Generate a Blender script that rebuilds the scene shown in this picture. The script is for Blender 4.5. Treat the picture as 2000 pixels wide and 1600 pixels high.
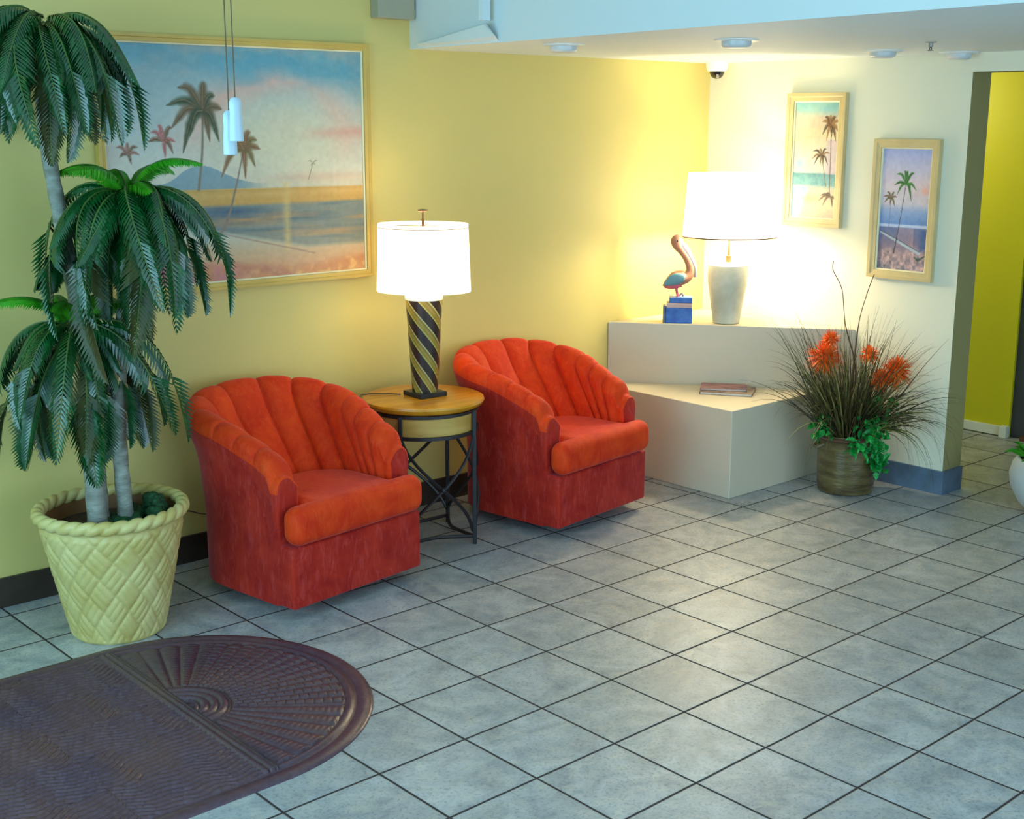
import bpy, bmesh, math, random
import numpy as np
from mathutils import Vector, Matrix
PI = math.pi
scene = bpy.context.scene
for o in list(bpy.data.objects): bpy.data.objects.remove(o)
C = scene.collection

# ------------------------------------------------------------------ camera
YAW, PITCH, ROLL = 0.840589, 0.21978, 0.001708
cam_d = bpy.data.cameras.new('camera'); cam = bpy.data.objects.new('camera', cam_d); C.objects.link(cam)
f_ = Vector((math.cos(YAW)*math.cos(PITCH), math.sin(YAW)*math.cos(PITCH), -math.sin(PITCH)))
r_ = Vector((math.sin(YAW), -math.cos(YAW), 0)); u_ = r_.cross(f_)
r2 = r_*math.cos(ROLL)+u_*math.sin(ROLL); u2 = -r_*math.sin(ROLL)+u_*math.cos(ROLL)
mw = Matrix((( r2.x,u2.x,-f_.x,-3.5784),( r2.y,u2.y,-f_.y,-3.0987),( r2.z,u2.z,-f_.z,1.8313),(0,0,0,1)))
cam.matrix_world = mw
cam_d.sensor_fit = 'HORIZONTAL'; cam_d.sensor_width = 36; cam_d.lens = 2518.88/2000*36
cam_d.clip_start = 0.05
scene.camera = cam

# ------------------------------------------------------------------ view, world and daylight
vs = scene.view_settings
vs.view_transform = 'Standard'; vs.look = 'None'; vs.gamma = 1; vs.use_curve_mapping = False
vs.exposure = 0.08
w = bpy.data.worlds.new('world'); scene.world = w; w.use_nodes = True
bgn = w.node_tree.nodes['Background']; bgn.inputs[0].default_value = (0.45, 0.75, 1.0, 1); bgn.inputs[1].default_value = 1.2

def area(name, loc, look, sx, sy, power, col, spread=PI):
    d = bpy.data.lights.new(name, 'AREA'); d.shape = 'RECTANGLE'; d.size = sx; d.size_y = sy
    d.energy = power; d.color = col; d.spread = spread
    o = bpy.data.objects.new(name, d); C.objects.link(o); o.location = loc
    o.rotation_euler = (Vector(look)-Vector(loc)).to_track_quat('-Z', 'Y').to_euler(); return o
def point(name, loc, power, col, size=.05):
    d = bpy.data.lights.new(name, 'POINT'); d.energy = power; d.color = col; d.shadow_soft_size = size
    o = bpy.data.objects.new(name, d); C.objects.link(o); o.location = loc; return o
# daylight through the entrance glazing (left) and the front windows (behind the camera)
area('entrance_daylight', (-4.45, -0.9, 1.35), (0, -0.9, 1.0), 3.4, 2.1, 105, (0.38, 0.77, 1.0))
area('front_window_daylight', (-0.6, -4.65, 1.5), (-0.6, 0, 1.0), 5.0, 2.2, 95, (0.58, 0.79, 1.0))
# unseen point light added to brighten the hall beyond the opening
point('hall_fill_light', (3.0, 1.3, 1.95), 15, (1.0, 0.90, 0.50), .1)

# ------------------------------------------------------------------ materials
def s2l(c):
    return tuple((x/12.92 if x <= .04045 else ((x+.055)/1.055)**2.4) for x in c)
def rgb(r, g, b): return s2l((r/255, g/255, b/255))
MATS = {}
class NT:
    def __init__(s, m): s.t = m.node_tree; s.n = s.t.nodes; s.l = s.t.links
    def node(s, t, **kw):
        n = s.n.new(t)
        for k, v in kw.items(): setattr(n, k, v)
        return n
    def val(s, sock, v):
        if isinstance(v, (int, float)): sock.default_value = v
        elif isinstance(v, tuple): sock.default_value = v if len(v) == len(sock.default_value) else (*v, 1)
        else: s.l.new(v, sock)
    def math(s, op, a, b=None, c=None):
        n = s.node('ShaderNodeMath', operation=op); s.val(n.inputs[0], a)
        if b is not None: s.val(n.inputs[1], b)
        if c is not None: s.val(n.inputs[2], c)
        return n.outputs[0]
    def mix(s, f, a, b):
        n = s.node('ShaderNodeMix', data_type='RGBA'); s.val(n.inputs[0], f); s.val(n.inputs[6], a); s.val(n.inputs[7], b); return n.outputs[2]
    def noise(s, vec, scale, detail=4, rough=.55, dist=0.):
        n = s.node('ShaderNodeTexNoise'); n.inputs['Scale'].default_value = scale; n.inputs['Detail'].default_value = detail
        n.inputs['Roughness'].default_value = rough; n.inputs['Distortion'].default_value = dist
        if vec is not None: s.l.new(vec, n.inputs['Vector'])
        return n.outputs[0]
    def ramp(s, f, lo, hi):
        n = s.node('ShaderNodeMapRange'); s.val(n.inputs[0], f); n.inputs[1].default_value = lo; n.inputs[2].default_value = hi; return n.outputs[0]
    def bump(s, h, strength, dist=.01):
        n = s.node('ShaderNodeBump'); n.inputs['Strength'].default_value = strength; n.inputs['Distance'].default_value = dist
        s.val(n.inputs['Height'], h); return n.outputs[0]
def base(name):
    m = bpy.data.materials.new(name); m.use_nodes = True; k = NT(m)
    return m, k, k.n['Principled BSDF']
def coords(k, scale=None, kind='Object'):
    t = k.node('ShaderNodeTexCoord'); v = t.outputs[kind]
    if scale:
        mp = k.node('ShaderNodeMapping'); k.l.new(v, mp.inputs[0]); mp.inputs['Scale'].default_value = scale; v = mp.outputs[0]
    return v
def mat(name, col, rough=.5, var=.0, vscale=6, bump=0, bscale=80, bd=.002, metal=0, col2=None, spec=.5, sheen=0, sheen_tint=None, stretch=None, coat=0, trans=0):
    if name in MATS: return MATS[name]
    m, k, b = base(name)
    b.inputs['Roughness'].default_value = rough; b.inputs['Metallic'].default_value = metal
    b.inputs['Specular IOR Level'].default_value = spec
    v = coords(k, stretch)
    if col2 is None: col2 = tuple(min(1, x*(1+var)) for x in col); c1 = tuple(x*(1-var) for x in col)
    else: c1 = col
    n = k.noise(v, vscale, 5)
    k.l.new(k.mix(k.ramp(n, .32, .68), c1, col2), b.inputs['Base Color'])
    if bump: k.l.new(k.bump(k.noise(v, bscale, 6), bump, bd), b.inputs['Normal'])
    if sheen:
        b.inputs['Sheen Weight'].default_value = sheen; b.inputs['Sheen Roughness'].default_value = .35
        if sheen_tint: b.inputs['Sheen Tint'].default_value = (*sheen_tint, 1)
    if coat: b.inputs['Coat Weight'].default_value = coat; b.inputs['Coat Roughness'].default_value = .15
    MATS[name] = m; return m

M_wall_y = mat('yellow_wall_paint', rgb(214,196,118), .55, .02, 1.3, .12, 260, .001)
M_wall_c = mat('cream_wall_paint', rgb(226,224,200), .55, .015, 1.3, .12, 260, .001)
M_wall_o = mat('olive_yellow_wall_paint', rgb(205,196,10), .5, .03, 1.2, .1, 200, .001)
M_white = mat('white_ceiling_paint', rgb(220,228,228), .6, .015, 1.5, .1, 200, .001)
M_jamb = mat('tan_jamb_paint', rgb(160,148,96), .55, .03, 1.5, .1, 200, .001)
M_plinth = mat('warm_white_plinth_paint', rgb(214,200,174), .5, .02, 2, .08, 200, .001)
M_base_d = mat('dark_brown_baseboard', rgb(58,48,40), .4, .15, 8, .1, 60)
M_base_b = mat('baseboard_cool_reflection', rgb(88,108,128), .35, .2, 14, .15, 50)  # same cove base, with cool reflected light put into the colour
M_trimw = mat('white_trim_paint', rgb(225,225,205), .45, .03, 5)
def mat_velvet(name, c1, c2, c3, sheen, tint):
    m, k, b = base(name); v = coords(k); vs_ = coords(k, (1, 1, .3))
    n1 = k.noise(v, 7, 5, .6, 1.0); n2 = k.noise(vs_, 38, 6, .7, .8); n3 = k.noise(v, 240, 3)
    c = k.mix(k.ramp(n1, .35, .68), c1, c2); c = k.mix(k.math('MULTIPLY', k.ramp(n2, .50, .78), .55), c, c3)
    k.l.new(c, b.inputs['Base Color']); b.inputs['Roughness'].default_value = .72; b.inputs['Specular IOR Level'].default_value = .25
    b.inputs['Sheen Weight'].default_value = sheen; b.inputs['Sheen Roughness'].default_value = .35; b.inputs['Sheen Tint'].default_value = (*tint, 1)
    k.l.new(k.bump(k.math('ADD', k.math('MULTIPLY', n2, 1.0), k.math('MULTIPLY', n3, .35)), .35, .006), b.inputs['Normal']); return m
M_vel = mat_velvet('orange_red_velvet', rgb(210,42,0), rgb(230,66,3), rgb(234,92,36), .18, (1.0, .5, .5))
M_vel_s = mat_velvet('window_sheen_velvet', rgb(160,22,10), rgb(190,44,20), rgb(216,84,80), .34, (1.0, .5, .7))  # copy of the orange velvet with bluish window sheen mixed into its colour
M_black = mat('black_iron', rgb(38,32,34), .42, .15, 20, .1, 60)
M_plas = mat('black_plastic', rgb(22,20,20), .5, .1, 20)
M_wood = mat('honey_wood', rgb(190,116,16), .33, .1, 3, .05, 40, col2=rgb(224,152,26), stretch=(1,6,1), coat=.3)
M_wood2 = mat('pale_honey_wood', rgb(186,142,64), .4, .1, 4, .05, 40, col2=rgb(206,166,90), stretch=(1,1,5))
M_frame1 = mat('gold_tan_frame_wood', rgb(206,172,84), .42, .08, 7, .1, 70)
M_frame2 = mat('sand_frame_wood', rgb(206,184,130), .45, .08, 7, .15, 70)
M_liner = mat('cream_frame_liner', rgb(236,224,180), .5, .03, 9)
M_basket = mat('cream_basket_ceramic', rgb(190,168,92), .45, .08, 7, .35, 90, .002, col2=rgb(216,200,134))
M_soil = mat('dark_soil', rgb(66,46,24), .9, .4, 20, .8, 50, .01)
M_moss = mat('dark_green_moss', rgb(10,66,26), .7, .5, 30, .6, 70, .01)
M_inpot = mat('brown_pot_interior', rgb(120,78,36), .7, .2, 8, .2, 40)
M_trunk = mat('grey_palm_bark', rgb(118,118,104), .7, .25, 14, .8, 45, .006, col2=rgb(160,162,150), stretch=(1,1,3))
M_leaf = mat('dark_green_palm_leaf', rgb(3,54,22), .26, .4, 10, .1, 60, col2=rgb(8,90,36), spec=.9)
M_leafn = mat('bright_green_palm_leaf', rgb(30,120,10), .4, .3, 10, .1, 60, col2=rgb(66,160,20), spec=.4)
M_leafb = mat('brownish_palm_leaf', rgb(40,54,20), .5, .3, 10, .1, 60, col2=rgb(70,74,28), spec=.4)
M_rachis = mat('leaf_stem_green', rgb(70,100,40), .5, .2, 10)
M_cer = mat('olive_brown_glazed_pot', rgb(72,54,26), .22, .2, 5, .5, 22, .006, col2=rgb(120,106,64), stretch=(1,1,5))
M_grass = mat('dark_reed_grass', rgb(48,40,22), .55, .3, 7, col2=rgb(86,72,34))
M_grassg = mat('yellow_green_reed_grass', rgb(92,98,40), .55, .3, 7, col2=rgb(150,140,76))
M_flower = mat('orange_silk_flower', rgb(242,98,2), .6, .2, 30, col2=rgb(252,124,24))
M_ivy = mat('bright_ivy_leaf', rgb(10,128,50), .4, .3, 12, col2=rgb(40,176,70))
M_twig = mat('reddish_twig', rgb(96,60,34), .6, .2, 9)
M_alab = mat('pale_stone_vase', rgb(186,182,156), .5, .1, 9, .2, 40, col2=rgb(214,210,190))
M_brass = mat('brown_metal_trim', rgb(120,84,50), .4, .1, 9, metal=.5)
M_fixt = mat('white_enamel_fixture', rgb(225,230,228), .35, .02, 5)
M_lens = mat('grey_blue_lamp_lens', rgb(206,208,206), .3, .03, 6)
M_steel = mat('brushed_steel', rgb(150,146,140), .35, .05, 10, metal=.8)
M_capw = mat('white_ceramic_cap', rgb(240,238,230), .4, .02, 5)
M_tass = mat('pale_blue_white_plastic', rgb(172,190,198), .4, .03, 5)
M_cord = mat('brown_cord', rgb(92,74,48), .6, .05, 5)
M_paper = mat('off_white_paper', rgb(222,206,190), .6, .05, 30)
M_magp = mat('pink_magazine_cover', rgb(196,128,116), .4, .3, 14, col2=rgb(120,84,92))
M_magd = mat('brown_magazine_cover', rgb(104,72,58), .4, .3, 22, col2=rgb(190,160,130))
M_pelb = mat('painted_brown_bird', rgb(150,98,72), .5, .15, 12, col2=rgb(176,124,98))
M_pelw = mat('painted_white_neck', rgb(150,138,150), .5, .1, 14)
M_pelg = mat('painted_teal_wing', rgb(84,136,140), .5, .15, 20, col2=rgb(110,150,160))
M_pelp = mat('painted_pink_belly', rgb(216,96,112), .5, .12, 16)
M_pelbl = mat('painted_blue_block', rgb(40,84,160), .5, .3, 18, col2=rgb(70,120,196))
M_pelcr = mat('painted_cream_band', rgb(196,166,160), .5, .15, 18)
M_pelgr = mat('painted_grey_post', rgb(110,112,124), .5, .15, 18)
M_urn = mat('white_glazed_planter', rgb(206,210,206), .35, .04, 4)
M_sill = mat('reddish_brown_threshold', rgb(104,60,36), .5, .1, 10)
M_glassd = mat('greenery_reflection_glass', rgb(20,52,44), .08, .4, 3, col2=rgb(50,84,60), spec=.8)  # reflection of the greenery outside put into the pane colour
M_wdark = mat('charcoal_window_frame', rgb(60,64,68), .4, .1, 6)
M_grey = mat('grey_beige_panel', rgb(170,165,140), .5, .03, 3)

def mat_floor():
    m, k, b = base('slate_grey_floor_tile')
    v = coords(k); sp = k.node('ShaderNodeSeparateXYZ'); k.l.new(v, sp.inputs[0])
    T = .32
    wob = k.noise(v, 2.2, 2)
    ux = k.math('DIVIDE', k.math('MULTIPLY_ADD', wob, .008, k.math('SUBTRACT', sp.outputs[0], .004)), T)
    uy = k.math('DIVIDE', k.math('MULTIPLY_ADD', wob, .008, k.math('SUBTRACT', sp.outputs[1], .004)), T)
    def edge(u):
        f = k.math('FRACT', k.math('ADD', u, 100.0)); return k.math('MINIMUM', f, k.math('SUBTRACT', 1.0, f))
    e = k.math('MINIMUM', edge(ux), edge(uy))
    grout = k.math('SUBTRACT', 1.0, k.ramp(e, .008, .017))
    cb = k.node('ShaderNodeCombineXYZ'); k.l.new(k.math('FLOOR', ux), cb.inputs[0]); k.l.new(k.math('FLOOR', uy), cb.inputs[1])
    wn = k.node('ShaderNodeTexWhiteNoise', noise_dimensions='2D'); k.l.new(cb.outputs[0], wn.inputs['Vector'])
    off = k.node('ShaderNodeVectorMath', operation='MULTIPLY_ADD'); k.l.new(wn.outputs[1], off.inputs[0]); off.inputs[1].default_value = (9, 9, 9); k.l.new(v, off.inputs[2])
    vv = off.outputs[0]
    n1 = k.noise(vv, 5.5, 8, .62, 1.2); n2 = k.noise(vv, 95, 5, .7); n3 = k.noise(vv, 16, 6, .6, .6)
    a = k.mix(k.ramp(n1, .3, .7), rgb(132,138,142), rgb(186,188,188))
    a = k.mix(k.math('MULTIPLY', k.ramp(n3, .45, .75), .5), a, rgb(206,196,176))
    a = k.mix(k.math('MULTIPLY', k.ramp(n2, .50, .72), .65), a, rgb(88,90,92))
    hs = k.node('ShaderNodeHueSaturation'); k.l.new(a, hs.inputs['Color']); k.l.new(k.math('MULTIPLY_ADD', wn.outputs[0], .16, .92), hs.inputs['Value'])
    k.l.new(k.mix(grout, hs.outputs[0], rgb(48,40,38)), b.inputs['Base Color'])
    rr = k.math('MULTIPLY_ADD', n3, .25, .27); k.l.new(k.math('MAXIMUM', rr, k.math('MULTIPLY', grout, .8)), b.inputs['Roughness'])
    h = k.math('SUBTRACT', k.math('MULTIPLY_ADD', n1, .5, k.math('MULTIPLY', n2, .28)), k.math('MULTIPLY', grout, 1.0))
    k.l.new(k.bump(h, .35, .006), b.inputs['Normal'])
    return m
M_floor = mat_floor()

def mat_rubber():
    m, k, b = base('dark_plum_rubber_mat'); v = coords(k)
    n = k.noise(v, 3.0, 4); n2 = k.noise(v, 60, 5)
    c = k.mix(k.ramp(n, .35, .65), rgb(74,52,66), rgb(92,62,62)); c = k.mix(k.math('MULTIPLY', k.ramp(n2, .4, .8), .4), c, rgb(108,92,104))
    k.l.new(c, b.inputs['Base Color']); b.inputs['Roughness'].default_value = .3
    k.l.new(k.bump(n2, .5, .003), b.inputs['Normal']); return m
M_rub = mat_rubber()

def mat_stripe():
    m, k, b = base('spiral_striped_lamp_body'); v = coords(k); sp = k.node('ShaderNodeSeparateXYZ'); k.l.new(v, sp.inputs[0])
    a = k.math('ARCTAN2', sp.outputs[1], sp.outputs[0])
    u = k.math('FRACT', k.math('ADD', k.math('MULTIPLY_ADD', a, 5/(2*PI), k.math('MULTIPLY', sp.outputs[2], 9.0)), 50.0))
    cr = k.node('ShaderNodeValToRGB'); k.l.new(u, cr.inputs[0]); e = cr.color_ramp; e.interpolation = 'LINEAR'
    D = rgb(46,28,30)
    st = [(0, D), (.44, D), (.46, rgb(206,190,96)), (.56, rgb(150,128,40)), (.72, rgb(176,140,60)), (.82, rgb(120,104,30)), (.93, rgb(214,196,130)), (.95, D)]
    while len(e.elements) < len(st): e.elements.new(.5)
    for i, (p, c) in enumerate(st): e.elements[i].position = p; e.elements[i].color = (*c, 1)
    n = k.noise(v, 60, 4)
    k.l.new(k.mix(k.math('MULTIPLY', n, .25), cr.outputs[0], rgb(90,74,40)), b.inputs['Base Color']); b.inputs['Roughness'].default_value = .3
    return m
M_stripe = mat_stripe()

def mat_shade(name, e):
    m, k, b = base(name); v = coords(k); n = k.noise(v, 120, 3)
    b.inputs['Roughness'].default_value = .8
    k.l.new(k.mix(n, rgb(246,242,232), rgb(252,249,242)), b.inputs['Base Color'])
    b.inputs['Emission Color'].default_value = (1, .93, .80, 1); b.inputs['Emission Strength'].default_value = e
    tr = k.node('ShaderNodeBsdfTranslucent'); tr.inputs[0].default_value = (.95, .92, .85, 1)
    mx = k.node('ShaderNodeMixShader'); mx.inputs[0].default_value = .5; k.l.new(b.outputs[0], mx.inputs[1]); k.l.new(tr.outputs[0], mx.inputs[2])
    k.l.new(mx.outputs[0], k.n['Material Output'].inputs[0]); return m
M_shade1 = mat_shade('lit_linen_shade', 1.3)
M_shade2 = mat_shade('bright_lit_linen_shade', 4.0)

def mat_attr(name):
    m, k, b = base(name); a = k.node('ShaderNodeAttribute'); a.attribute_name = 'paint'
    n = k.noise(coords(k), 90, 4)
    k.l.new(a.outputs['Color'], b.inputs['Base Color']); b.inputs['Roughness'].default_value = .5
    k.l.new(k.bump(n, .25, .002), b.inputs['Normal']); return m
M_canvas = mat_attr('painted_canvas')

# ------------------------------------------------------------------ mesh helpers
def link(name, me, m, parent=None, smooth=False):
    o = bpy.data.objects.new(name, me); C.objects.link(o)
    if m is not None:
        for x in (m if isinstance(m, (list, tuple)) else [m]): me.materials.append(x)
    if smooth:
        me.polygons.foreach_set('use_smooth', [True]*len(me.polygons))
    if parent is not None: o.parent = parent
    return o
class MB:
    def __init__(s): s.v = []; s.f = []; s.mi = []; s.cur = 0
    def add(s, vs, fs):
        b = len(s.v); s.v += [tuple(x) for x in vs]; s.f += [tuple(b+i for i in f) for f in fs]; s.mi += [s.cur]*len(fs)
    def box(s, a, b):
        x0,y0,z0 = a; x1,y1,z1 = b
        s.add([(x0,y0,z0),(x1,y0,z0),(x1,y1,z0),(x0,y1,z0),(x0,y0,z1),(x1,y0,z1),(x1,y1,z1),(x0,y1,z1)],
              [(0,3,2,1),(4,5,6,7),(0,1,5,4),(1,2,6,5),(2,3,7,6),(3,0,4,7)])
    def prism(s, poly, z0, z1):
        n = len(poly); s.add([(x,y,z0) for x,y in poly]+[(x,y,z1) for x,y in poly],
            [tuple(range(n-1,-1,-1)), tuple(range(n,2*n))]+[(i,(i+1)%n,n+(i+1)%n,n+i) for i in range(n)])
    def tube(s, pts, rad, n=10, cap=True):
        pts = [Vector(p) for p in pts]; N = len(pts)
        if not isinstance(rad, (list, tuple)): rad = [rad]*N
        t0 = (pts[1]-pts[0]).normalized(); a = Vector((0,0,1)) if abs(t0.z) < .9 else Vector((1,0,0))
        nr = t0.cross(a).normalized(); vs = []
        for i, p in enumerate(pts):
            t = (pts[min(i+1,N-1)]-pts[max(i-1,0)]).normalized()
            nr = (nr-t*nr.dot(t)).normalized(); bn = t.cross(nr)
            for j in range(n):
                q = 2*PI*j/n; vs.append(p+(nr*math.cos(q)+bn*math.sin(q))*rad[i])
        fs = [(i*n+j, i*n+(j+1)%n, (i+1)*n+(j+1)%n, (i+1)*n+j) for i in range(N-1) for j in range(n)]
        if cap: fs += [tuple(range(n-1,-1,-1)), tuple(range((N-1)*n, N*n))]
        s.add(vs, fs)
    def lathe(s, prof, n=48, cx=0, cy=0, sx=1, sy=1, capb=True, capt=True):
        vs = []; 
        for r, z in prof:
            for j in range(n):
                q = 2*PI*j/n; vs.append((cx+r*sx*math.cos(q), cy+r*sy*math.sin(q), z))
        N = len(prof); fs = [(i*n+j, i*n+(j+1)%n, (i+1)*n+(j+1)%n, (i+1)*n+j) for i in range(N-1) for j in range(n)]
        if capb: fs.append(tuple(range(n-1,-1,-1)))
        if capt: fs.append(tuple(range((N-1)*n, N*n)))
        s.add(vs, fs)
    def ball(s, c, r, n=12, m=8, sc=(1,1,1)):
        vs = [(c[0], c[1], c[2]-r*sc[2])]
        for i in range(1, m):
            p = PI*i/m-PI/2
            for j in range(n):
                q = 2*PI*j/n; vs.append((c[0]+r*sc[0]*math.cos(p)*math.cos(q), c[1]+r*sc[1]*math.cos(p)*math.sin(q), c[2]+r*sc[2]*math.sin(p)))
        vs.append((c[0], c[1], c[2]+r*sc[2])); L = len(vs)-1
        fs = [(0, 1+(j+1)%n, 1+j) for j in range(n)]+[(1+i*n+j, 1+i*n+(j+1)%n, 1+(i+1)*n+(j+1)%n, 1+(i+1)*n+j) for i in range(m-2) for j in range(n)]
        fs += [(L, 1+(m-2)*n+j, 1+(m-2)*n+(j+1)%n) for j in range(n)]
        s.add(vs, fs)
    def mesh(s, name):
        me = bpy.data.meshes.new(name); me.from_pydata(s.v, [], s.f); me.update(); return me
    def build(s, name, m, parent=None, smooth=False, bevel=0, seg=2, angle=None):
        me = s.mesh(name)
        if bevel:
            bm = bmesh.new(); bm.from_mesh(me); bmesh.ops.remove_doubles(bm, verts=bm.verts, dist=1e-5)
            ed = [e for e in bm.edges if len(e.link_faces) == 2 and e.calc_face_angle(0) > .6]
            bmesh.ops.bevel(bm, geom=ed, offset=bevel, segments=seg, affect='EDGES', profile=.5); bm.to_mesh(me); bm.free()
        o = link(name, me, m, parent)
        if len(me.materials) > 1: me.polygons.foreach_set('material_index', s.mi)
        if smooth:
            me.polygons.foreach_set('use_smooth', [True]*len(me.polygons))
            try: me.set_sharp_from_angle(angle=angle or math.radians(42))
            except Exception: pass
        return o
def grid_mesh(name, P, closed_u=False, closed_v=False):
    """P: array (nu, nv, 3)"""
    nu, nv = P.shape[:2]; me = bpy.data.meshes.new(name)
    idx = np.arange(nu*nv).reshape(nu, nv)
    a = idx if closed_u else idx[:-1]; b = np.roll(idx, -1, 0) if closed_u else idx[1:]
    if closed_v: q = np.stack([a, b, np.roll(b, -1, 1), np.roll(a, -1, 1)], -1)
    else: q = np.stack([a[:, :-1], b[:, :-1], b[:, 1:], a[:, 1:]], -1)
    q = q.reshape(-1, 4)
    me.vertices.add(nu*nv); me.vertices.foreach_set('co', P.reshape(-1).astype(np.float32))
    me.loops.add(q.size); me.loops.foreach_set('vertex_index', q.reshape(-1).astype(np.int32))
    me.polygons.add(len(q)); me.polygons.foreach_set('loop_start', np.arange(0, q.size, 4, dtype=np.int32))
    me.polygons.foreach_set('use_smooth', np.ones(len(q), dtype=bool))
    me.update(calc_edges=True); me.validate(); return me
def tag(o, label=None, cat=None, group=None, kind=None):
    if label: o['label'] = label
    if cat: o['category'] = cat
    if group: o['group'] = group
    if kind: o['kind'] = kind
    return o
def thing(name, label, cat, loc, rz=0, group=None):
    o = bpy.data.objects.new(name, None); C.objects.link(o); o.location = loc; o.rotation_euler = (0, 0, rz)
    o.empty_display_size = .05
    return tag(o, label, cat, group)
def struct(mb, name, m, **kw): return tag(mb.build(name, m, **kw), kind='structure')
def dup(root, loc, rz):
    r = root.copy(); C.objects.link(r); r.location = loc; r.rotation_euler = (0, 0, rz)
    for ch in list(root.children):
        c = ch.copy(); C.objects.link(c); c.parent = r
        for g in ch.children:
            d = g.copy(); C.objects.link(d); d.parent = c
    return r

# ------------------------------------------------------------------ room shell
YA, XB, ZS = 1.704, 2.2025, 2.149
ZU = 2.95                      # high ceiling over the entrance side
X0, Y0 = -4.6, -4.8
PY, PX2, ZO = .118, 2.375, 2.062
m = MB(); m.box((X0-.15, Y0-.15, -.1), (5.2, 3.2, 0)); struct(m, 'floor', M_floor)
m = MB(); m.box((X0-.15, YA, 0), (XB+.02, YA+.15, ZU)); struct(m, 'wall_left', M_wall_y)
m = MB(); m.box((XB, PY, 0), (PX2, YA+.15, ZU)); m.box((XB, -3.2, ZO), (PX2, PY, ZU)); m.box((XB, Y0-.15, 0), (PX2, -3.2, ZU))
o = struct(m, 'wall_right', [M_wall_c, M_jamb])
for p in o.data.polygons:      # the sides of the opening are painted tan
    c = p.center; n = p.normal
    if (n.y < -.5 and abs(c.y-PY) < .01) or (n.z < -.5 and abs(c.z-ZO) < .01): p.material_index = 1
m = MB(); m.prism([(.10, YA), (-.12, -1.5), (-.16, Y0), (XB, Y0), (XB, YA)], ZS, ZU); struct(m, 'ceiling', M_white)
m = MB(); m.box((X0-.15, Y0-.15, ZU), (XB+.2, YA+.15, ZU+.1)); struct(m, 'ceiling.001', M_white)
# entrance side wall with a wide glazed opening
m = MB(); m.box((X0-.15, Y0, 0), (X0, -2.7, ZU)); m.box((X0-.15, .9, 0), (X0, YA, ZU)); m.box((X0-.15, -2.7, 0), (X0, .9, .2)); m.box((X0-.15, -2.7, 2.5), (X0, .9, ZU))
struct(m, 'wall_entrance', M_wall_c)
m = MB(); m.box((X0, Y0-.15, 0), (-3.2, Y0, ZU)); m.box((2.0, Y0-.15, 0), (XB, Y0, ZU)); m.box((-3.2, Y0-.15, 0), (2.0, Y0, .3)); m.box((-3.2, Y0-.15, 2.7), (2.0, Y0, ZU))
struct(m, 'wall_front', M_wall_c)
def window(name, x0, x1, z0, z1, y, axis, n):
    m = MB()
    def bx(a0, a1, b0, b1):
        if axis == 'x': m.box((a0, y-.03, b0), (a1, y+.03, b1))
        else: m.box((y-.03, a0, b0), (y+.03, a1, b1))
    bx(x0, x1, z0, z0+.06); bx(x0, x1, z1-.06, z1)
    for i in range(n+1):
        c = x0+.03+(x1-x0-.06)*i/n; bx(c-.03, c+.03, z0+.06, z1-.06)
    return struct(m, name, M_wdark)
window('window_1', -2.7, .9, .2, 2.5, X0-.075, 'y', 3)
window('window_2', -3.2, 2.0, .3, 2.7, Y0-.075, 'x', 4)
# baseboards
m = MB(); m.box((X0, YA-.014, 0), (1.41, YA, .118)); struct(m, 'baseboard_left', M_base_d, bevel=.003)
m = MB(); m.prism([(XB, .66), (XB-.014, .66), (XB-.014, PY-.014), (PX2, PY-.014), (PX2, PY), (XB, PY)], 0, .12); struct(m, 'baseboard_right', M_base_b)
# hall beyond the opening
m = MB(); m.box((3.6, .49, 0), (3.75, 3.2, 2.35)); struct(m, 'wall_hall', M_wall_o)
m = MB(); m.box((PX2, 3.05, 0), (3.6, 3.2, 2.35)); struct(m, 'wall_hall_end', M_wall_o)
m = MB(); m.box((PX2, -3.2, 2.25), (5.2, 3.2, 2.35)); struct(m, 'ceiling.002', M_white)
m = MB(); m.box((PX2, -3.3, 0), (5.2, -3.2, 2.35)); struct(m, 'wall_hall_front', M_wall_o)
m = MB(); m.box((3.58, .53, .006), (3.6, 3.05, .062)); struct(m, 'baseboard_hall', M_trimw, bevel=.003)
m = MB(); m.box((3.555, .485, 0), (3.6, .53, .07)); struct(m, 'trim_1', M_trimw, bevel=.003)
dr = MB(); dr.box((3.62, .40, 0), (3.68, .49, 2.25)); dr.box((3.62, -3.2, 2.12), (3.68, .40, 2.25)); dr.box((3.62, -.72, 0), (3.68, -.62, 2.12)); dr.box((3.62, -3.2, 0), (3.68, -.72, .9))
dr = struct(dr, 'door_1', M_wdark)
m = MB(); m.box((3.64, -.62, .03), (3.655, .40, 2.12)); m.box((3.64, -3.2, .9), (3.655, -.72, 2.12)); m.build('door_pane', M_glassd, dr)
m = MB(); m.box((3.56, -.62, 0), (3.72, .40, .025)); struct(m, 'trim_2', M_sill)
# small boxed chase on the wall beside the dropped ceiling, and the raised strip on its face
m = MB(); m.box((-.115, YA-.06, 2.272), (.085, YA, ZU)); struct(m, 'trim_3', M_grey, bevel=.004)
m = MB(); m.prism([(-.012, 1.07), (.03, 1.07), (.03, 1.095), (-.012, 1.095)], 2.235, ZU)
m.add([(.075, 1.62, 2.165), (.03, 1.095, 2.225), (-.018, 1.06, 2.222), (.05, 1.3, 2.165), (.03, 1.04, 2.175), (.10, 1.62, 2.155), (.06, 1.05, 2.155)],
      [(0, 3, 1), (1, 3, 4, 2), (0, 5, 6, 3), (3, 6, 4)])
struct(m, 'trim_4', M_white)

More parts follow.
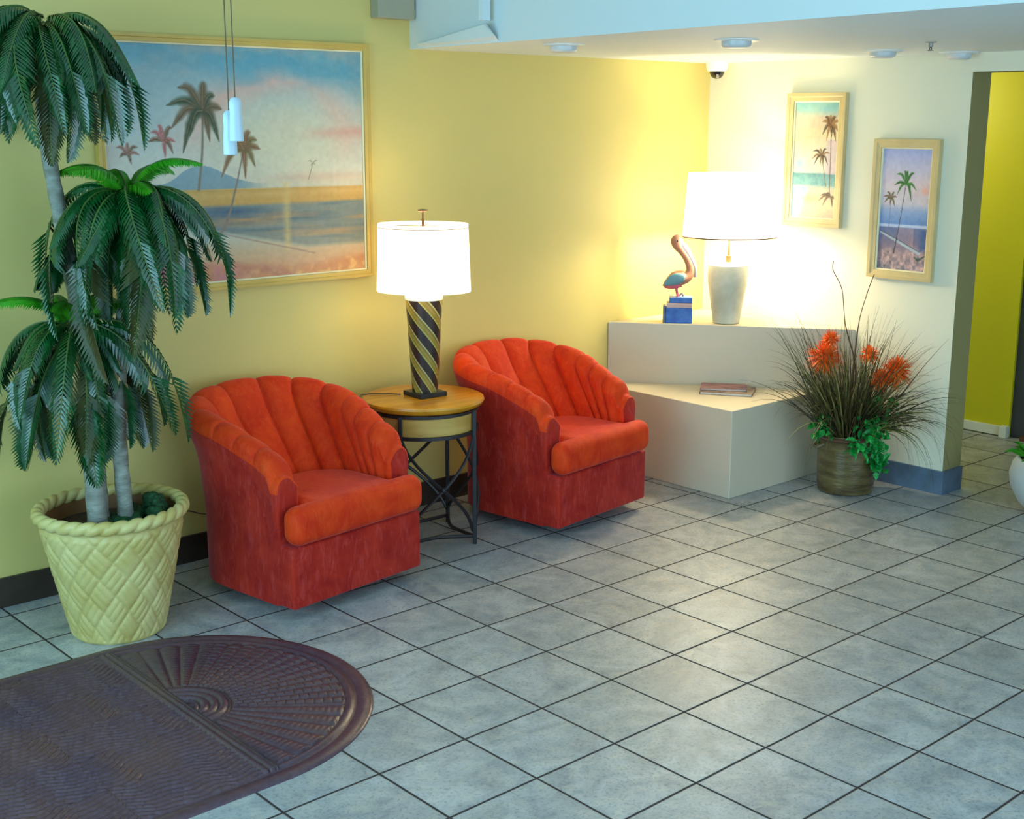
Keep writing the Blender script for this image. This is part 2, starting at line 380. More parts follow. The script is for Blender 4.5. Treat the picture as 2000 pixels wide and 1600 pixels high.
# ------------------------------------------------------------------ corner plinth and low bench block
m = MB(); m.prism([(1.414, YA-.004), (XB-.004, .664), (XB-.004, YA-.004)], .0, .775)
tag(m.build('corner_ledge', M_plinth, bevel=.004), 'tall triangular white corner ledge that carries the pelican and the bright lamp', 'ledge')
m = MB(); m.prism([(1.335, .772), (2.115, .772), (1.411, 1.70), (1.335, 1.70)], 0.0, .447)
tag(m.build('bench_block', M_plinth, bevel=.004), 'low white block bench with two magazines, built against the corner ledge', 'bench')

# ------------------------------------------------------------------ barrel chairs
def chair_curves(n=339):
    out, inn, uu = [], [], []
    for i in range(n):
        t = i/(n-1)
        if t < .24:
            k_ = t/.24; o = (-.335, -.25+.30*k_); q = (-.236, -.25+.13*k_); nn = (-1, 0)
        elif t > .76:
            k_ = (1-t)/.24; o = (.335, -.25+.30*k_); q = (.236, -.25+.13*k_); nn = (1, 0)
        else:
            a = PI-(t-.24)/.52*PI; ca, sa = math.cos(a), math.sin(a); e = .88
            cc = math.copysign(abs(ca)**e, ca); ss = abs(sa)**e
            o = (.335*cc, .05+.312*ss); q = (.236*cc, -.12+.20*ss); L = math.hypot(cc/.335, ss/.312); nn = (cc/.335/L, ss/.312/L)
        out.append(o); inn.append(q); uu.append((t, nn))
    return out, inn, uu
def crom(P, per):
    P = [np.array(p, float) for p in P]; P = [2*P[0]-P[1]]+P+[2*P[-1]-P[-2]]; R = []
    for i in range(1, len(P)-2):
        for k_ in range(per):
            t = k_/per; a, b, c, d = P[i-1:i+3]
            R.append(.5*((2*b)+(-a+c)*t+(2*a-5*b+4*c-d)*t*t+(-a+3*b-3*c+d)*t**3))
    R.append(P[-2]); return R
def make_chair():
    t = thing('barrel_chair', '', 'armchair', (0,0,0))
    out, inn, uu = chair_curves(); rows = []; NCH = 13
    for (ox, oy), (ix, iy), (tt, (nx, ny)) in zip(out, inn, uu):
        u = 1-abs(2*tt-1); ue = math.sin(PI/2*min(1, u)**1.05)
        H = .602+.178*ue - .05*max(0, 1-u/.05)**2
        fl = .012+.055*min(1, max(0, (u-.15)/.5))
        def P(o, z): return (ox+nx*o, oy+ny*o, z)
        a = P(fl-.115, H-.045)
        def Q(w_, z): return (a[0]+(ix-a[0])*w_, a[1]+(iy-a[1])*w_, z)
        zl = .40
        ctr = [P(0, .05), P(0, .2), P(.003, .36), P(fl*.35, H-.20), P(fl*.8, H-.11), P(fl, H-.06), P(fl-.010, H-.02), P(fl-.038, H), P(fl-.075, H-.006), a,
               Q(.22, H-.045-(H-.045-zl)*.25), Q(.52, H-.045-(H-.045-zl)*.52), Q(.85, H-.045-(H-.045-zl)*.82), Q(1, zl), Q(1, .30)]
        rows.append(crom(ctr, 5))
    G = np.array(rows)                                     # (nt, ns, 3)
    du = np.gradient(G, axis=0); dv = np.gradient(G, axis=1); N = np.cross(du, dv); N /= np.linalg.norm(N, axis=2, keepdims=True)+1e-9
    cen = np.array([0, 0, .3]); 
    ns = G.shape[1]; s = np.linspace(0, 1, ns); mid = int(ns*.8)
    if (N[G.shape[0]//2, mid] @ np.array([0, 1, 0])) > 0: N = -N          # point inwards on the inner face
    tt = np.linspace(0, 1, G.shape[0]); f = (tt*NCH) % 1; bul = np.sqrt(np.maximum(0, 1-np.abs(2*f-1)**2.6))
    edge = np.clip(np.minimum(tt, 1-tt)/.05, 0, 1)
    wt = (.40*np.clip((s-.36)/.08, 0, 1)+.50*np.clip((s-.56)/.14, 0, 1))*np.clip((1.02-s)/.12, .35, 1)
    G = G+N*(.036*(bul-.66)*1)[:, None, None]*(edge[:, None]*wt[None])[:, :, None]
    L = []                                                   # rounded fronts of the arms
    for k_, (dy, sc) in enumerate(((-.030, .80), (-.028, .90), (-.020, .965), (-.010, .99))):
        r0 = G[0].copy(); c = r0.mean(0); r = c+(r0-c)*np.array([sc if sc > .9 else sc, 1, 1-(1-sc)*.35]); r[:, 1] = r0[:, 1]+dy; L.append(r)
    R = []
    for r in L:
        q = r.copy(); q[:, 0] *= -1; R.append(q)
    G2 = np.concatenate([np.array(L), G, np.array(R[::-1])], 0)
    me = grid_mesh('upholstered_shell', G2); bm = bmesh.new(); bm.from_mesh(me); bm.verts.ensure_lookup_table(); nt = G2.shape[0]
    for r in (0, nt-1):
        try: bm.faces.new([bm.verts[r*ns+i] for i in range(ns)])
        except Exception: pass
    # underside
    bmesh.ops.recalc_face_normals(bm, faces=bm.faces); bm.to_mesh(me); bm.free()
    # outer faces carry the window sheen in their colour, inner ones the orange
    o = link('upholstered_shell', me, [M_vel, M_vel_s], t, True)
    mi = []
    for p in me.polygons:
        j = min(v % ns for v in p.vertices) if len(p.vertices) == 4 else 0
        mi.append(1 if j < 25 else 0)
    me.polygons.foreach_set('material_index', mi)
    # base block under the seat with the step in front of the arms
    pl = [(-.335, -.352), (.335, -.352), (.335, -.24)]+[(x*.985, y*.985) for x, y in out[::-1] if True][8:-8:6]+[(-.335, -.24)]
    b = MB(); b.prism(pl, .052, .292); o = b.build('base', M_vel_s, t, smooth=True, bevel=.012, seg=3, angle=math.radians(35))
    # T shaped seat cushion
    n = 24; ol = [(-.338, -.385), (.338, -.385), (.338, -.283), (.226, -.283), (.226, -.12)]
    ol += [(.226*math.cos(a), -.12+.19*math.sin(a)) for a in [PI*i/n for i in range(1, n)]]+[(-.226, -.12), (-.226, -.283), (-.338, -.283)]
    b = MB(); b.prism(ol, .295, .445)
    b.build('seat_cushion', M_vel, t, smooth=True, bevel=.05, seg=8, angle=math.radians(50))
    b = MB(); b.lathe([(.21, .0), (.215, .006), (.21, .02), (.06, .03), (.055, .052)], 40); b.build('swivel_base', M_plas, t, smooth=True)
    return t
ch = make_chair()
ch.location = (-.884, 1.193, 0); ch.rotation_euler = (0, 0, math.radians(7.5))
tag(ch, 'orange red velvet barrel armchair between the basket pot and the round table', 'armchair', 'velvet barrel armchairs along the wall')
c2 = dup(ch, (.530, 1.250, 0), math.radians(7.5))
tag(c2, 'orange red velvet barrel armchair beside the white block bench', 'armchair', 'velvet barrel armchairs along the wall')

# ------------------------------------------------------------------ round side table
TC = (-.165, 1.30); TZ = .652
rt = Vector((.745, -.667)); tc = Vector((-.667, -.745))
tb = thing('side_table', 'small round honey wood side table on black iron legs between the armchairs', 'table', (TC[0], TC[1], 0))
m = MB(); m.lathe([(.20, TZ-.04), (.245, TZ-.037), (.262, TZ-.028), (.27, TZ-.013), (.267, TZ-.004), (.258, TZ), (.15, TZ), (.02, TZ)], 72); m.build('table_top', M_wood, tb, smooth=True)
m = MB(); m.lathe([(.215, TZ-.135), (.232, TZ-.134), (.234, TZ-.045), (.20, TZ-.041)], 64); m.build('apron', M_wood2, tb, smooth=True)
m = MB(); m.lathe([(.236, TZ-.15), (.244, TZ-.148), (.244, TZ-.134), (.236, TZ-.132)], 64, capb=False, capt=False)
m.lathe([(.238, TZ-.056), (.246, TZ-.052), (.246, TZ-.040), (.238, TZ-.0395)], 64, capb=False, capt=False); m.build('ring_band', M_black, tb, smooth=True)
LA = [math.radians(a) for a in (68, -20, 158, -108)]
def lp(a, r): q = rt*math.sin(a)*r+tc*math.cos(a)*r; return q.x, q.y
for a in LA:
    m = MB(); x, y = lp(a, .245); m.tube([(x, y, 0), (x, y, TZ-.045)], .0125, 4); m.build('leg', M_black, tb, bevel=.002)
for i in range(4):
    a0 = LA[[0,1,3,2][i]]; a1 = LA[[1,3,2,0][i]]
    if a1-a0 > PI: a1 -= 2*PI
    if a0-a1 > PI: a1 += 2*PI
    m = MB()
    for s_ in (0, 1):
        A0, A1 = (a0, a1) if s_ == 0 else (a1, a0)
        pts = []
        for j in range(17):
            k_ = j/16; e = .5-.5*math.cos(PI*k_); a = A0+(A1-A0)*(.45*k_+.55*e); x, y = lp(a, .235+(.006 if s_ else 0)); pts.append((x, y, .06+(TZ-.15-.06)*k_))
        m.tube(pts, .0075, 6)
    am = (a0+a1)/2; x, y = lp(am, .238); m.ball((x, y, .06+(TZ-.21)/2), .014)
    m.build('cross_brace', M_black, tb, smooth=True)
    m = MB(); pts = []
    for j in range(17):
        k_ = j/16; x0, y0 = lp(a0, .24); x1, y1 = lp(a1, .24); d = .55*math.sin(PI*k_); x = (x0+(x1-x0)*k_)*(1-d*.45); y = (y0+(y1-y0)*k_)*(1-d*.45); pts.append((x, y, .035))
    m.tube(pts, .008, 6); m.build('stretcher', M_black, tb, smooth=True)

# ------------------------------------------------------------------ lamps
def drum_shade(rb, rt_, h, sy, n=72):
    prof = [(rb, 0), (rt_, h), (rt_-.004, h), (rb-.004, 0), (rb, 0)]
    m = MB(); m.lathe(prof, n, sy=sy, capb=False, capt=False); return m
LZ = TZ
lm = thing('table_lamp', 'lit table lamp with spiral striped body and white drum shade on the round table', 'lamp', (-.150, 1.305, LZ), -.84)
m = MB(); m.prism([(-.070, -.070), (.070, -.070), (.070, .070), (-.070, .070)], 0, .020); o = m.build('lamp_base', M_black, lm, bevel=.003); o.rotation_euler = (0, 0, PI/4)
m = MB(); m.lathe([(.056, .020), (.0585, .05), (.076, .36), (.0815, .425)], 48); m.build('lamp_body', M_stripe, lm, smooth=True)
m = MB(); m.lathe([(.0815, .4255), (.083, .428), (.083, .438), (.078, .442), (.02, .442)], 48); m.build('body_cap', M_capw, lm, smooth=True)
m = MB(); m.lathe([(.012, .442), (.012, .455), (.006, .457), (.006, .77), (.004, .775), (.004, .80), (.010, .802), (.022, .806), (.022, .811), (.008, .813)], 16)
for a in (0, PI/2, PI, 3*PI/2): m.tube([(0, 0, .742), (.188*math.cos(a), .145*math.sin(a), .742)], .002, 6)
m.build('lamp_stem', M_brass, lm, smooth=True)
s = drum_shade(.205, .195, .290, .78).build('lamp_shade', M_shade1, lm, smooth=True); s.location = (0, 0, .462)
m = MB(); m.tube([(.1955*math.cos(a), .1955*.78*math.sin(a), .736) for a in [2*PI*i/48 for i in range(49)]], .0013, 6, False); m.build('shade_wire', M_brass, lm)
m = MB(); m.ball((0, 0, .60), .03); m.build('bulb', M_shade2, lm, smooth=True)
point('table_lamp_light', (-.150, 1.305, LZ+.66), 3.4, (1.0, .74, .36), .05)
point('table_lamp_light.001', (-.150, 1.305, LZ+.52), 2.5, (1.0, .74, .36), .05)

l2 = thing('corner_lamp', 'very bright lamp with a pale stone vase body on the corner ledge', 'lamp', (1.872, 1.262, .775), -.84)
m = MB(); m.lathe([(.066, 0), (.072, .004), (.074, .02), (.079, .06), (.094, .15), (.104, .22), (.107, .27), (.104, .312), (.09, .322), (.03, .326)], 48); m.build('vase_body', M_alab, l2, smooth=True)
m = MB(); m.lathe([(.014, .326), (.014, .36), (.006, .362), (.006, .74), (.012, .745), (.003, .765)], 16); m.build('lamp_stem', M_brass, l2, smooth=True)
s = drum_shade(.247, .225, .33, .82).build('lamp_shade', M_shade2, l2, smooth=True); s.location = (0, 0, .462)
m = MB(); m.tube([(.2485*math.cos(a), .2485*.82*math.sin(a), .462) for a in [2*PI*i/64 for i in range(65)]], .0035, 6, False); m.build('shade_trim', M_brass, l2)
m = MB(); m.ball((0, 0, .58), .032); m.build('bulb', M_shade2, l2, smooth=True)
point('corner_lamp_light', (1.872, 1.262, 1.30), 20, (1.0, .84, .52), .06)
point('corner_lamp_light.001', (1.872, 1.262, 1.245), 17, (1.0, .84, .52), .05)

# lamp cord: over the table edge, down behind the chair and along the wall
m = MB()
cp = [(-.232, 1.375, LZ+.004), (-.27, 1.42, LZ+.005), (-.34, 1.48, LZ+.003), (-.385, 1.475, LZ-.01), (-.44, 1.45, LZ-.12), (-.47, 1.50, .4), (-.50, 1.66, .2), (-.7, 1.683, .17), (-1.02, 1.685, .196), (-1.14, 1.686, .233), (-1.35, 1.686, .25)]
m.tube([tuple(p) for p in crom(cp, 6)], .0028, 6)
tag(m.build('lamp_cord', M_cord, smooth=True), 'thin brown lamp cord from the striped lamp down to the wall', 'cord')

# ------------------------------------------------------------------ pelican figurine
pe = thing('pelican_figurine', 'painted wooden pelican figurine standing on blue blocks on the corner ledge', 'figurine', (1.692, 1.452, .775), -.84)
# local x runs to the right of the photo
m = MB(); m.box((-.062, -.055, 0), (.078, .055, .082)); m.build('lower_block', M_pelbl, pe, bevel=.004)
m = MB(); m.box((-.078, -.05, 0), (-.0625, .02, .095)); m.build('post', M_pelgr, pe, bevel=.003)
m = MB(); m.box((-.060, -.052, .0825), (.076, .052, .108)); m.build('cream_band', M_pelcr, pe, bevel=.003)
m = MB(); m.box((-.045, -.048, .1085), (.078, .048, .138)); m.build('upper_block', M_pelbl, pe, bevel=.003)
def loft(m, secs, n=16):
    """secs: (centre xz, tangent angle, half width in plane, half depth y)"""
    vs = []; N = len(secs)
    for (x, z, a, w_, d) in secs:
        tx, tz = math.cos(a), math.sin(a); nx, nz = -tz, tx
        for j in range(n):
            q = 2*PI*j/n; vs.append((x+nx*w_*math.cos(q), d*math.sin(q), z+nz*w_*math.cos(q)))
    fs = [(i*n+j, i*n+(j+1) % n, (i+1)*n+(j+1) % n, (i+1)*n+j) for i in range(N-1) for j in range(n)]+[tuple(range(n-1,-1,-1)), tuple(range((N-1)*n, N*n))]
    m.add(vs, fs)
def spline_secs(S, per=5): return [tuple(x) for x in crom(S, per)]
m = MB(); loft(m, spline_secs([(-.082, .195, .5, .004, .004), (-.055, .212, .6, .022, .020), (-.02, .232, .35, .040, .036), (.02, .240, .1, .040, .038), (.048, .247, .5, .030, .028), (.062, .275, 1.4, .024, .020), (.058, .305, 1.9, .021, .017), (.040, .345, 2.15, .019, .016), (.014, .382, 2.2, .020, .017), (-.008, .410, 1.9, .027, .021), (-.016, .437, 1.6, .031, .023), (-.013, .458, 1.4, .022, .018), (-.008, .470, 1.3, .006, .006)]))
m.build('body', M_pelb, pe, smooth=True)
m = MB(); loft(m, spline_secs([(-.004, .432, -.9, .016, .013), (.028, .392, -.9, .024, .012), (.054, .352, -1.1, .020, .010), (.078, .310, -1.35, .014, .009), (.088, .275, -1.55, .010, .007), (.089, .243, -1.57, .008, .005)]))
m.build('bill', M_pelw, pe, smooth=True)
for sy in (-1, 1):
    m = MB(); vs0 = spline_secs([(-.075, .205, .4, .006, .004), (-.04, .226, .4, .026, .007), (-.005, .238, .2, .030, .008), (.025, .243, .1, .020, .006), (.035, .244, 0, .006, .003)]); loft(m, vs0)
    m.v = [(x, y+sy*.033, z) for x, y, z in m.v]; m.build('wing', M_pelg, pe, smooth=True)
m = MB(); loft(m, spline_secs([(-.074, .187, .2, .004, .005), (-.045, .192, .15, .014, .022), (-.01, .198, .1, .017, .028), (.02, .203, .2, .012, .02)])); m.build('belly', M_pelp, pe, smooth=True)
for sy in (-1, 1):
    m = MB(); m.ball((-.010, sy*.0215, .437), .0055, 10, 6); m.build('eye', M_plas, pe, smooth=True)
for sy in (-1, 1):
    m = MB(); m.tube([(-.01, sy*.012, .195), (-.006, sy*.014, .165), (.0, sy*.016, .14)], [.010, .007, .008], 8); m.build('leg', M_pelp, pe, smooth=True)
m = MB(); m.tube([(.008, -.01, .145), (.022, -.01, .158), (.03, -.012, .142)], .006, 8); m.build('foot', M_pelgr, pe, smooth=True)

# ------------------------------------------------------------------ magazines on the bench
def magazine(name, cx, cy, z, rz, w_, h_, th, cov, label):
    t = thing(name, label, 'magazine', (cx, cy, z), rz, 'magazines on the bench')
    m = MB(); m.box((-w_/2+.003, -h_/2+.003, .0012), (w_/2-.003, h_/2-.003, th-.0012)); m.build('pages', M_paper, t)
    m = MB(); m.box((-w_/2, -h_/2, 0), (w_/2, h_/2, .001))
    N = 10
    for i in range(N):
        pass
    m.box((-w_/2, -h_/2, th-.001), (w_/2, h_/2, th)); m.box((-w_/2-.001, -h_/2, 0), (-w_/2, h_/2, th)); m.build('cover', cov, t)
    return t
magazine('magazine', 1.690, 1.085, .4475, -1.02, .270, .200, .012, M_magd, 'brown magazine lying flat on the bench, underneath the pink one')
magazine('magazine', 1.705, 1.125, .460, -.92, .240, .150, .009, M_magp, 'pinkish magazine lying on top of the brown one on the bench')

# ------------------------------------------------------------------ paintings
rng = np.random.default_rng(4)
def vnoise(h, w_, cells_y, cells_x, seed):
    r = np.random.default_rng(seed).random((cells_y+2, cells_x+2)); y = np.linspace(0, cells_y, h); x = np.linspace(0, cells_x, w_)
    yi = np.minimum(y.astype(int), cells_y); xi = np.minimum(x.astype(int), cells_x); fy = y-yi; fx = x-xi; fy = fy*fy*(3-2*fy); fx = fx*fx*(3-2*fx)
    a = r[np.ix_(yi, xi)]; b = r[np.ix_(yi, xi+1)]; c = r[np.ix_(yi+1, xi)]; d = r[np.ix_(yi+1, xi+1)]
    return (a*(1-fx)+b*fx)*(1-fy[:, None])+(c*(1-fx)+d*fx)*fy[:, None]
def fbm(h, w_, cy, cx, seed, o=4):
    s = 0; A = 0
    for i in range(o): s = s+vnoise(h, w_, cy*2**i, cx*2**i, seed+i)*.5**i; A += .5**i
    return s/A
def col(*c): return np.array(c, float)/255
class Paint:
    """rows run bottom to top; everything is laid down in sRGB and turned linear at the end"""
    def __init__(s, W, H, aspect):
        s.W, s.H = W, H; s.a = aspect; s.v, s.u = np.meshgrid(np.linspace(0, 1, H), np.linspace(0, 1, W), indexing='ij'); s.I = np.zeros((H, W, 3))
    def over(s, mask, c): s.I = s.I*(1-mask[..., None])+np.asarray(c)*mask[..., None]
    def grad(s, stops):
        for k_ in range(3): s.I[..., k_] = np.interp(s.v, [a for a, _ in stops], [c[k_] for _, c in stops])
    def stroke(s, pts, wid, c, soft=.6, jag=0):
        pts = [np.array(p, float) for p in crom(pts, 8)] if len(pts) > 2 else [np.array(p, float) for p in pts]; n = len(pts); best = np.full(s.u.shape, -1.)
        for i in range(n-1):
            a, b = pts[i], pts[i+1]; t0 = i/(n-1)
            d = b-a; L = d[0]**2*s.a**2+d[1]**2+1e-12
            t = np.clip(((s.u-a[0])*d[0]*s.a**2+(s.v-a[1])*d[1])/L, 0, 1)
            dist = np.hypot((s.u-a[0]-t*d[0])*s.a, s.v-a[1]-t*d[1]); w_ = np.interp(t0+t/(n-1), np.linspace(0, 1, len(wid)), wid)
            best = np.maximum(best, (w_-dist)/(w_*soft+1e-6))
        if jag: best = best-jag*fbm(s.H, s.W, 40, 50, 77, 2)
        s.over(np.clip(best, 0, 1), c)
    def palm(s, cx, cy, leaves, c1, c2, w_=.012):
        for i, (tx, ty) in enumerate(leaves):
            mx, my = (cx+tx)/2, max(cy, ty)*.5+(cy+ty)/4+abs(tx-cx)*s.a*.15
            s.stroke([(cx, cy), (mx, my), (tx, ty)], [w_*.5, w_*1.5, w_*1.2, w_*.15], c1 if i % 2 else c2, .7, .35)
            s.stroke([(cx, cy), (mx, my+.004), (tx, ty)], [w_*.15, w_*.12, w_*.05], np.clip(c2*1.35, 0, 1), .8)
    def canvas(s, name, org, U, V, parent):
        lin = np.where(s.I <= .04045, s.I/12.92, ((np.clip(s.I, 0, 1)+.055)/1.055)**2.4)
        O = np.array(org); P = O+s.u[..., None]*np.array(U)+s.v[..., None]*np.array(V)
        me = grid_mesh(name, P); at = me.color_attributes.new('paint', 'FLOAT_COLOR', 'POINT')
        at.data.foreach_set('color', np.concatenate([lin, np.ones(lin.shape[:2]+(1,))], 2).reshape(-1).astype(np.float32))
        return link(name, me, M_canvas, parent, False)
def frame(t, x0, x1, z0, z1, fw, axis, depth, fm, liner):
    """mitred picture frame; axis 'y': on the left wall, 'x': on the right wall. a = along wall, b = up, d = out of wall"""
    def P(a, b, d): return (a, -d, b) if axis == 'y' else (-d, a, b)
    def ringm(prof, m_):
        vs = []; n = len(prof)
        for (ia, d) in prof:
            for a, b in ((x0+ia, z0+ia), (x1-ia, z0+ia), (x1-ia, z1-ia), (x0+ia, z1-ia)): vs.append(P(a, b, d))
        fs = [(i*4+j, i*4+(j+1) % 4, ((i+1) % n)*4+(j+1) % 4, ((i+1) % n)*4+j) for i in range(n) for j in range(4)]
        m_.add(vs, fs)
    m = MB(); ringm([(0, 0), (0, depth), (fw*.35, depth), (fw*.45, depth*.86), (fw*.86, depth*.80), (fw*.88, depth*.4), (fw*.88, 0)], m); m.build('picture_frame', fm, t)
    m = MB(); ringm([(fw*.88, .001), (fw*.88, depth*.62), (fw*.88+liner, depth*.5), (fw*.88+liner, .001)], m); m.build('liner', M_liner, t)

# large beach painting on the yellow wall
P1 = Paint(420, 330, 1.27)
P1.grad([(0, col(196,140,110)), (.06, col(206,160,120)), (.13, col(200,176,140)), (.20, col(196,196,176)), (.33, col(158,160,146)), (.40, col(210,198,170)), (.46, col(212,206,186)), (.6, col(202,200,184)), (.75, col(184,192,184)), (.88, col(150,176,178)), (1, col(108,158,172))])
v, u = P1.v, P1.u; H_, W_ = P1.H, P1.W
cl = fbm(H_, W_, 4, 4, 11); cl2 = fbm(H_, W_, 7, 6, 31)
P1.over(np.clip((.62-u)/.9, 0, 1)*np.clip((v-.5)/.2, 0, 1)*.6, col(134,168,178))
arc = np.abs(np.hypot((u-.62)*1.1, (v-.58)*1.2)-.34+.10*(cl-.5))
P1.over(np.clip(1-arc/.11, 0, 1)*np.clip((v-.5)/.1, 0, 1)*np.clip(cl*1.7-.2, 0, 1), col(222,176,160))
P1.over(np.clip((v-.80+.25*(cl2-.5))/.10, 0, 1)*np.clip((u-.30)/.2, 0, 1)*.75, col(88,158,178))
P1.over(np.clip((v-.90+.1*(cl-.5))/.06, 0, 1)*.7, col(100,158,174))
P1.over(np.clip(1.3-np.hypot((u-.66)/.32, (v-.60)/.20), 0, 1)*.85, col(214,208,176))
P1.over(np.clip((cl2-.52)*3, 0, 1)*np.clip((v-.5)/.15, 0, 1)*.45, col(208,196,170)); P1.over(np.clip((fbm(H_, W_, 9, 5, 131)-.55)*4, 0, 1)*np.clip((v-.45)/.15, 0, 1)*.35, col(210,168,150))
P1.over(np.clip(1-np.abs(v-.63-.05*(cl-.5))/.04, 0, 1)*np.clip((u-.72)/.1, 0, 1)*np.clip(cl2*1.6-.2, 0, 1), col(214,160,140))
P1.over(np.clip(1-np.abs(v-.44)/.03, 0, 1)*np.clip((u-.5)/.2, 0, 1)*.6*cl, col(206,158,130))
mt = .42+.075*np.exp(-(np.abs(u-.325)/.085)**2.6)+.03*np.exp(-((u-.44)/.07)**2)+.02*(cl2-.5)
P1.over(((v < mt) & (v > .40)).astype(float)*np.clip((.60-u)/.12, 0, 1)*.8, col(118,150,162))
bt, bb = .402-.01*(u-.5), .345+.03*(1-u)*0
P1.over(((v < bt) & (v > .325)).astype(float)*np.clip((bt-v)/.008, 0, 1), col(206,160,84)); P1.over(np.clip(1-np.abs(v-.372)/.02, 0, 1)*cl*.9, col(224,186,120))
wtr = fbm(H_, W_, 30, 3, 51); wm = np.clip((.335-v)/.015, 0, 1)*np.clip((v-(.12+.11*(1-np.clip((u-.3)/.45, 0, 1))))/.02, 0, 1)
P1.over(wm, col(136,142,130)); P1.over(wm*np.clip(wtr*2.6-1.0, 0, 1)*.85, col(84,104,116)); P1.over(wm*np.clip(fbm(H_, W_, 36, 4, 61)*2.6-1.4, 0, 1), col(190,150,104))
P1.over(wm*np.clip(1-np.abs(v-.30)/.03, 0, 1)*np.clip(1-np.abs(u-.45)/.2, 0, 1)*.8, col(54,88,120))
P1.over(np.clip(1-np.abs(u-.665)/.022, 0, 1)*((v < .42) & (v > .12))*.65*(.5+fbm(H_, W_, 60, 20, 141)*.8), col(222,192,120))
P1.over(np.clip(1-np.abs(v-(.215-.12*np.clip((u-.38)/.4, 0, 1)))/.006, 0, 1)*((u > .36) & (u < .78))*.7, col(150,120,104))
du_ = fbm(H_, W_, 30, 34, 71); dm = np.clip((.085+.02*np.sin(u*7)+.05*(cl-.5)-v)/.03, 0, 1)
P1.over(dm, col(202,140,96)); P1.over(dm*np.clip(du_*2.6-1.1, 0, 1), col(228,184,120)); P1.over(dm*np.clip(cl2*2.4-1.3, 0, 1), col(150,94,110)); P1.over(dm*np.clip((.55-u)/.2, 0, 1)*np.clip(du_*2-.6, 0, 1), col(190,108,124))
g1, g2, br = col(58,72,44), col(104,84,56), col(128,92,60)
P1.stroke([(.353, .73), (.345, .56), (.325, .40)], [.006, .007, .009], col(132,122,100))
P1.stroke([(.502, .567), (.465, .40), (.425, .26), (.371, .165)], [.004, .006, .009, .011], col(140,122,106))
P1.palm(.353, .729, [(.267,.822),(.223,.748),(.236,.655),(.274,.555),(.375,.60),(.41,.60),(.425,.735),(.40,.79),(.362,.845),(.30,.62)], g1, g2, .023)
P1.palm(.502, .567, [(.412,.449),(.44,.52),(.505,.44),(.545,.49),(.567,.566),(.555,.605),(.53,.64),(.475,.655),(.455,.60)], col(110,96,50), br, .018)
P1.palm(.207, .603, [(.16,.64),(.15,.60),(.19,.67),(.24,.66),(.25,.60),(.24,.55),(.21,.53)], g2, col(168,96,90), .011)
P1.palm(.079, .553, [(.04,.58),(.05,.54),(.08,.60),(.115,.58),(.12,.55),(.09,.51)], g2, col(150,98,84), .009)
P1.stroke([(.78, .50), (.76, .43)], [.002, .003], col(140,130,100)); P1.palm(.78, .50, [(.76,.51),(.80,.51),(.79,.49),(.77,.485)], col(140,130,96), col(150,136,100), .003)
P1.I = np.clip(P1.I+.05*(fbm(H_, W_, 60, 70, 91, 2)-.5)[..., None], 0, 1)
t1 = thing('beach_painting', 'large framed seascape painting with palm trees on the yellow wall behind the tall plant', 'painting', (0, YA-.002, 0))
frame(t1, -1.418, -.150, 1.148, 2.160, .034, 'y', .034, M_frame1, .006)
P1.canvas('canvas', (-1.388, -.012, 1.178), (1.208, 0, 0), (0, 0, .952), t1)

P2 = Paint(130, 270, .47); v, u = P2.v, P2.u; H_, W_ = P2.H, P2.W; n1 = fbm(H_, W_, 12, 4, 5); n2 = fbm(H_, W_, 30, 16, 6)
P2.grad([(0, col(176,164,140)), (.10, col(206,190,150)), (.25, col(200,190,160)), (.30, col(120,170,170)), (.38, col(110,160,160)), (.40, col(206,206,190)), (.55, col(196,200,180)), (.72, col(216,200,160)), (.86, col(206,186,160)), (.93, col(136,186,186)), (1, col(110,176,182))])
P2.over(np.clip(n1*1.8-.6, 0, 1)*.35*(v > .42), col(226,206,160)); P2.over(np.clip(1-np.hypot((u-.15)/.2, (v-.47)/.09), 0, 1)*.8, col(140,170,206))
P2.over(((v > .28) & (v < .39)).astype(float)*np.clip(n2*2-.7, 0, 1)*.7, col(60,120,120)); P2.over(np.clip((.28-v)/.02, 0, 1)*np.clip((.45-u-(.28-v)*.8)/.1, 0, 1)*.8, col(120,190,196))
P2.over(np.clip(1-np.hypot((u-.45)/.35, (v-.17)/.06), 0, 1)*.7, col(230,184,110)); P2.over(np.clip((u-.72)/.06, 0, 1)*((v > .38) & (v < .68))*.6, col(200,172,186))
bk, bk2 = col(74,54,36), col(140,100,60)
P2.stroke([(.83,.80),(.85,.55),(.86,.28),(.88,.20)], [.004,.005,.006,.008], col(96,80,72)); P2.stroke([(.65,.53),(.72,.40),(.78,.28)], [.003,.004,.005], col(110,86,60))
P2.palm(.82,.80,[(.62,.83),(.68,.87),(.80,.885),(.93,.87),(1.0,.83),(.64,.72),(.74,.67),(.95,.66),(1.0,.74),(.85,.70)], bk, bk2, .018)
P2.palm(.65,.54,[(.45,.58),(.42,.51),(.48,.46),(.60,.60),(.75,.60),(.84,.56),(.80,.46),(.62,.46),(.70,.47)], bk2, bk, .011)
P2.palm(.90,.19,[(.62,.15),(.66,.20),(.72,.11),(.95,.10),(1.0,.16),(.80,.22)], bk, col(96,70,48), .012)
P2.I = np.clip(P2.I+.08*(n2-.5)[..., None], 0, 1)
t2 = thing('palm_painting', 'narrow palm beach painting nearest the bright lamp, higher of the pair on cream wall', 'painting', (XB-.002, 0, 0), 0, 'pair of small palm paintings')
frame(t2, .788, 1.150, 1.292, 1.978, .046, 'x', .030, M_frame2, .007)
P2.canvas('canvas', (-.010, 1.105, 1.336), (0, -.272, 0), (0, 0, .598), t2)

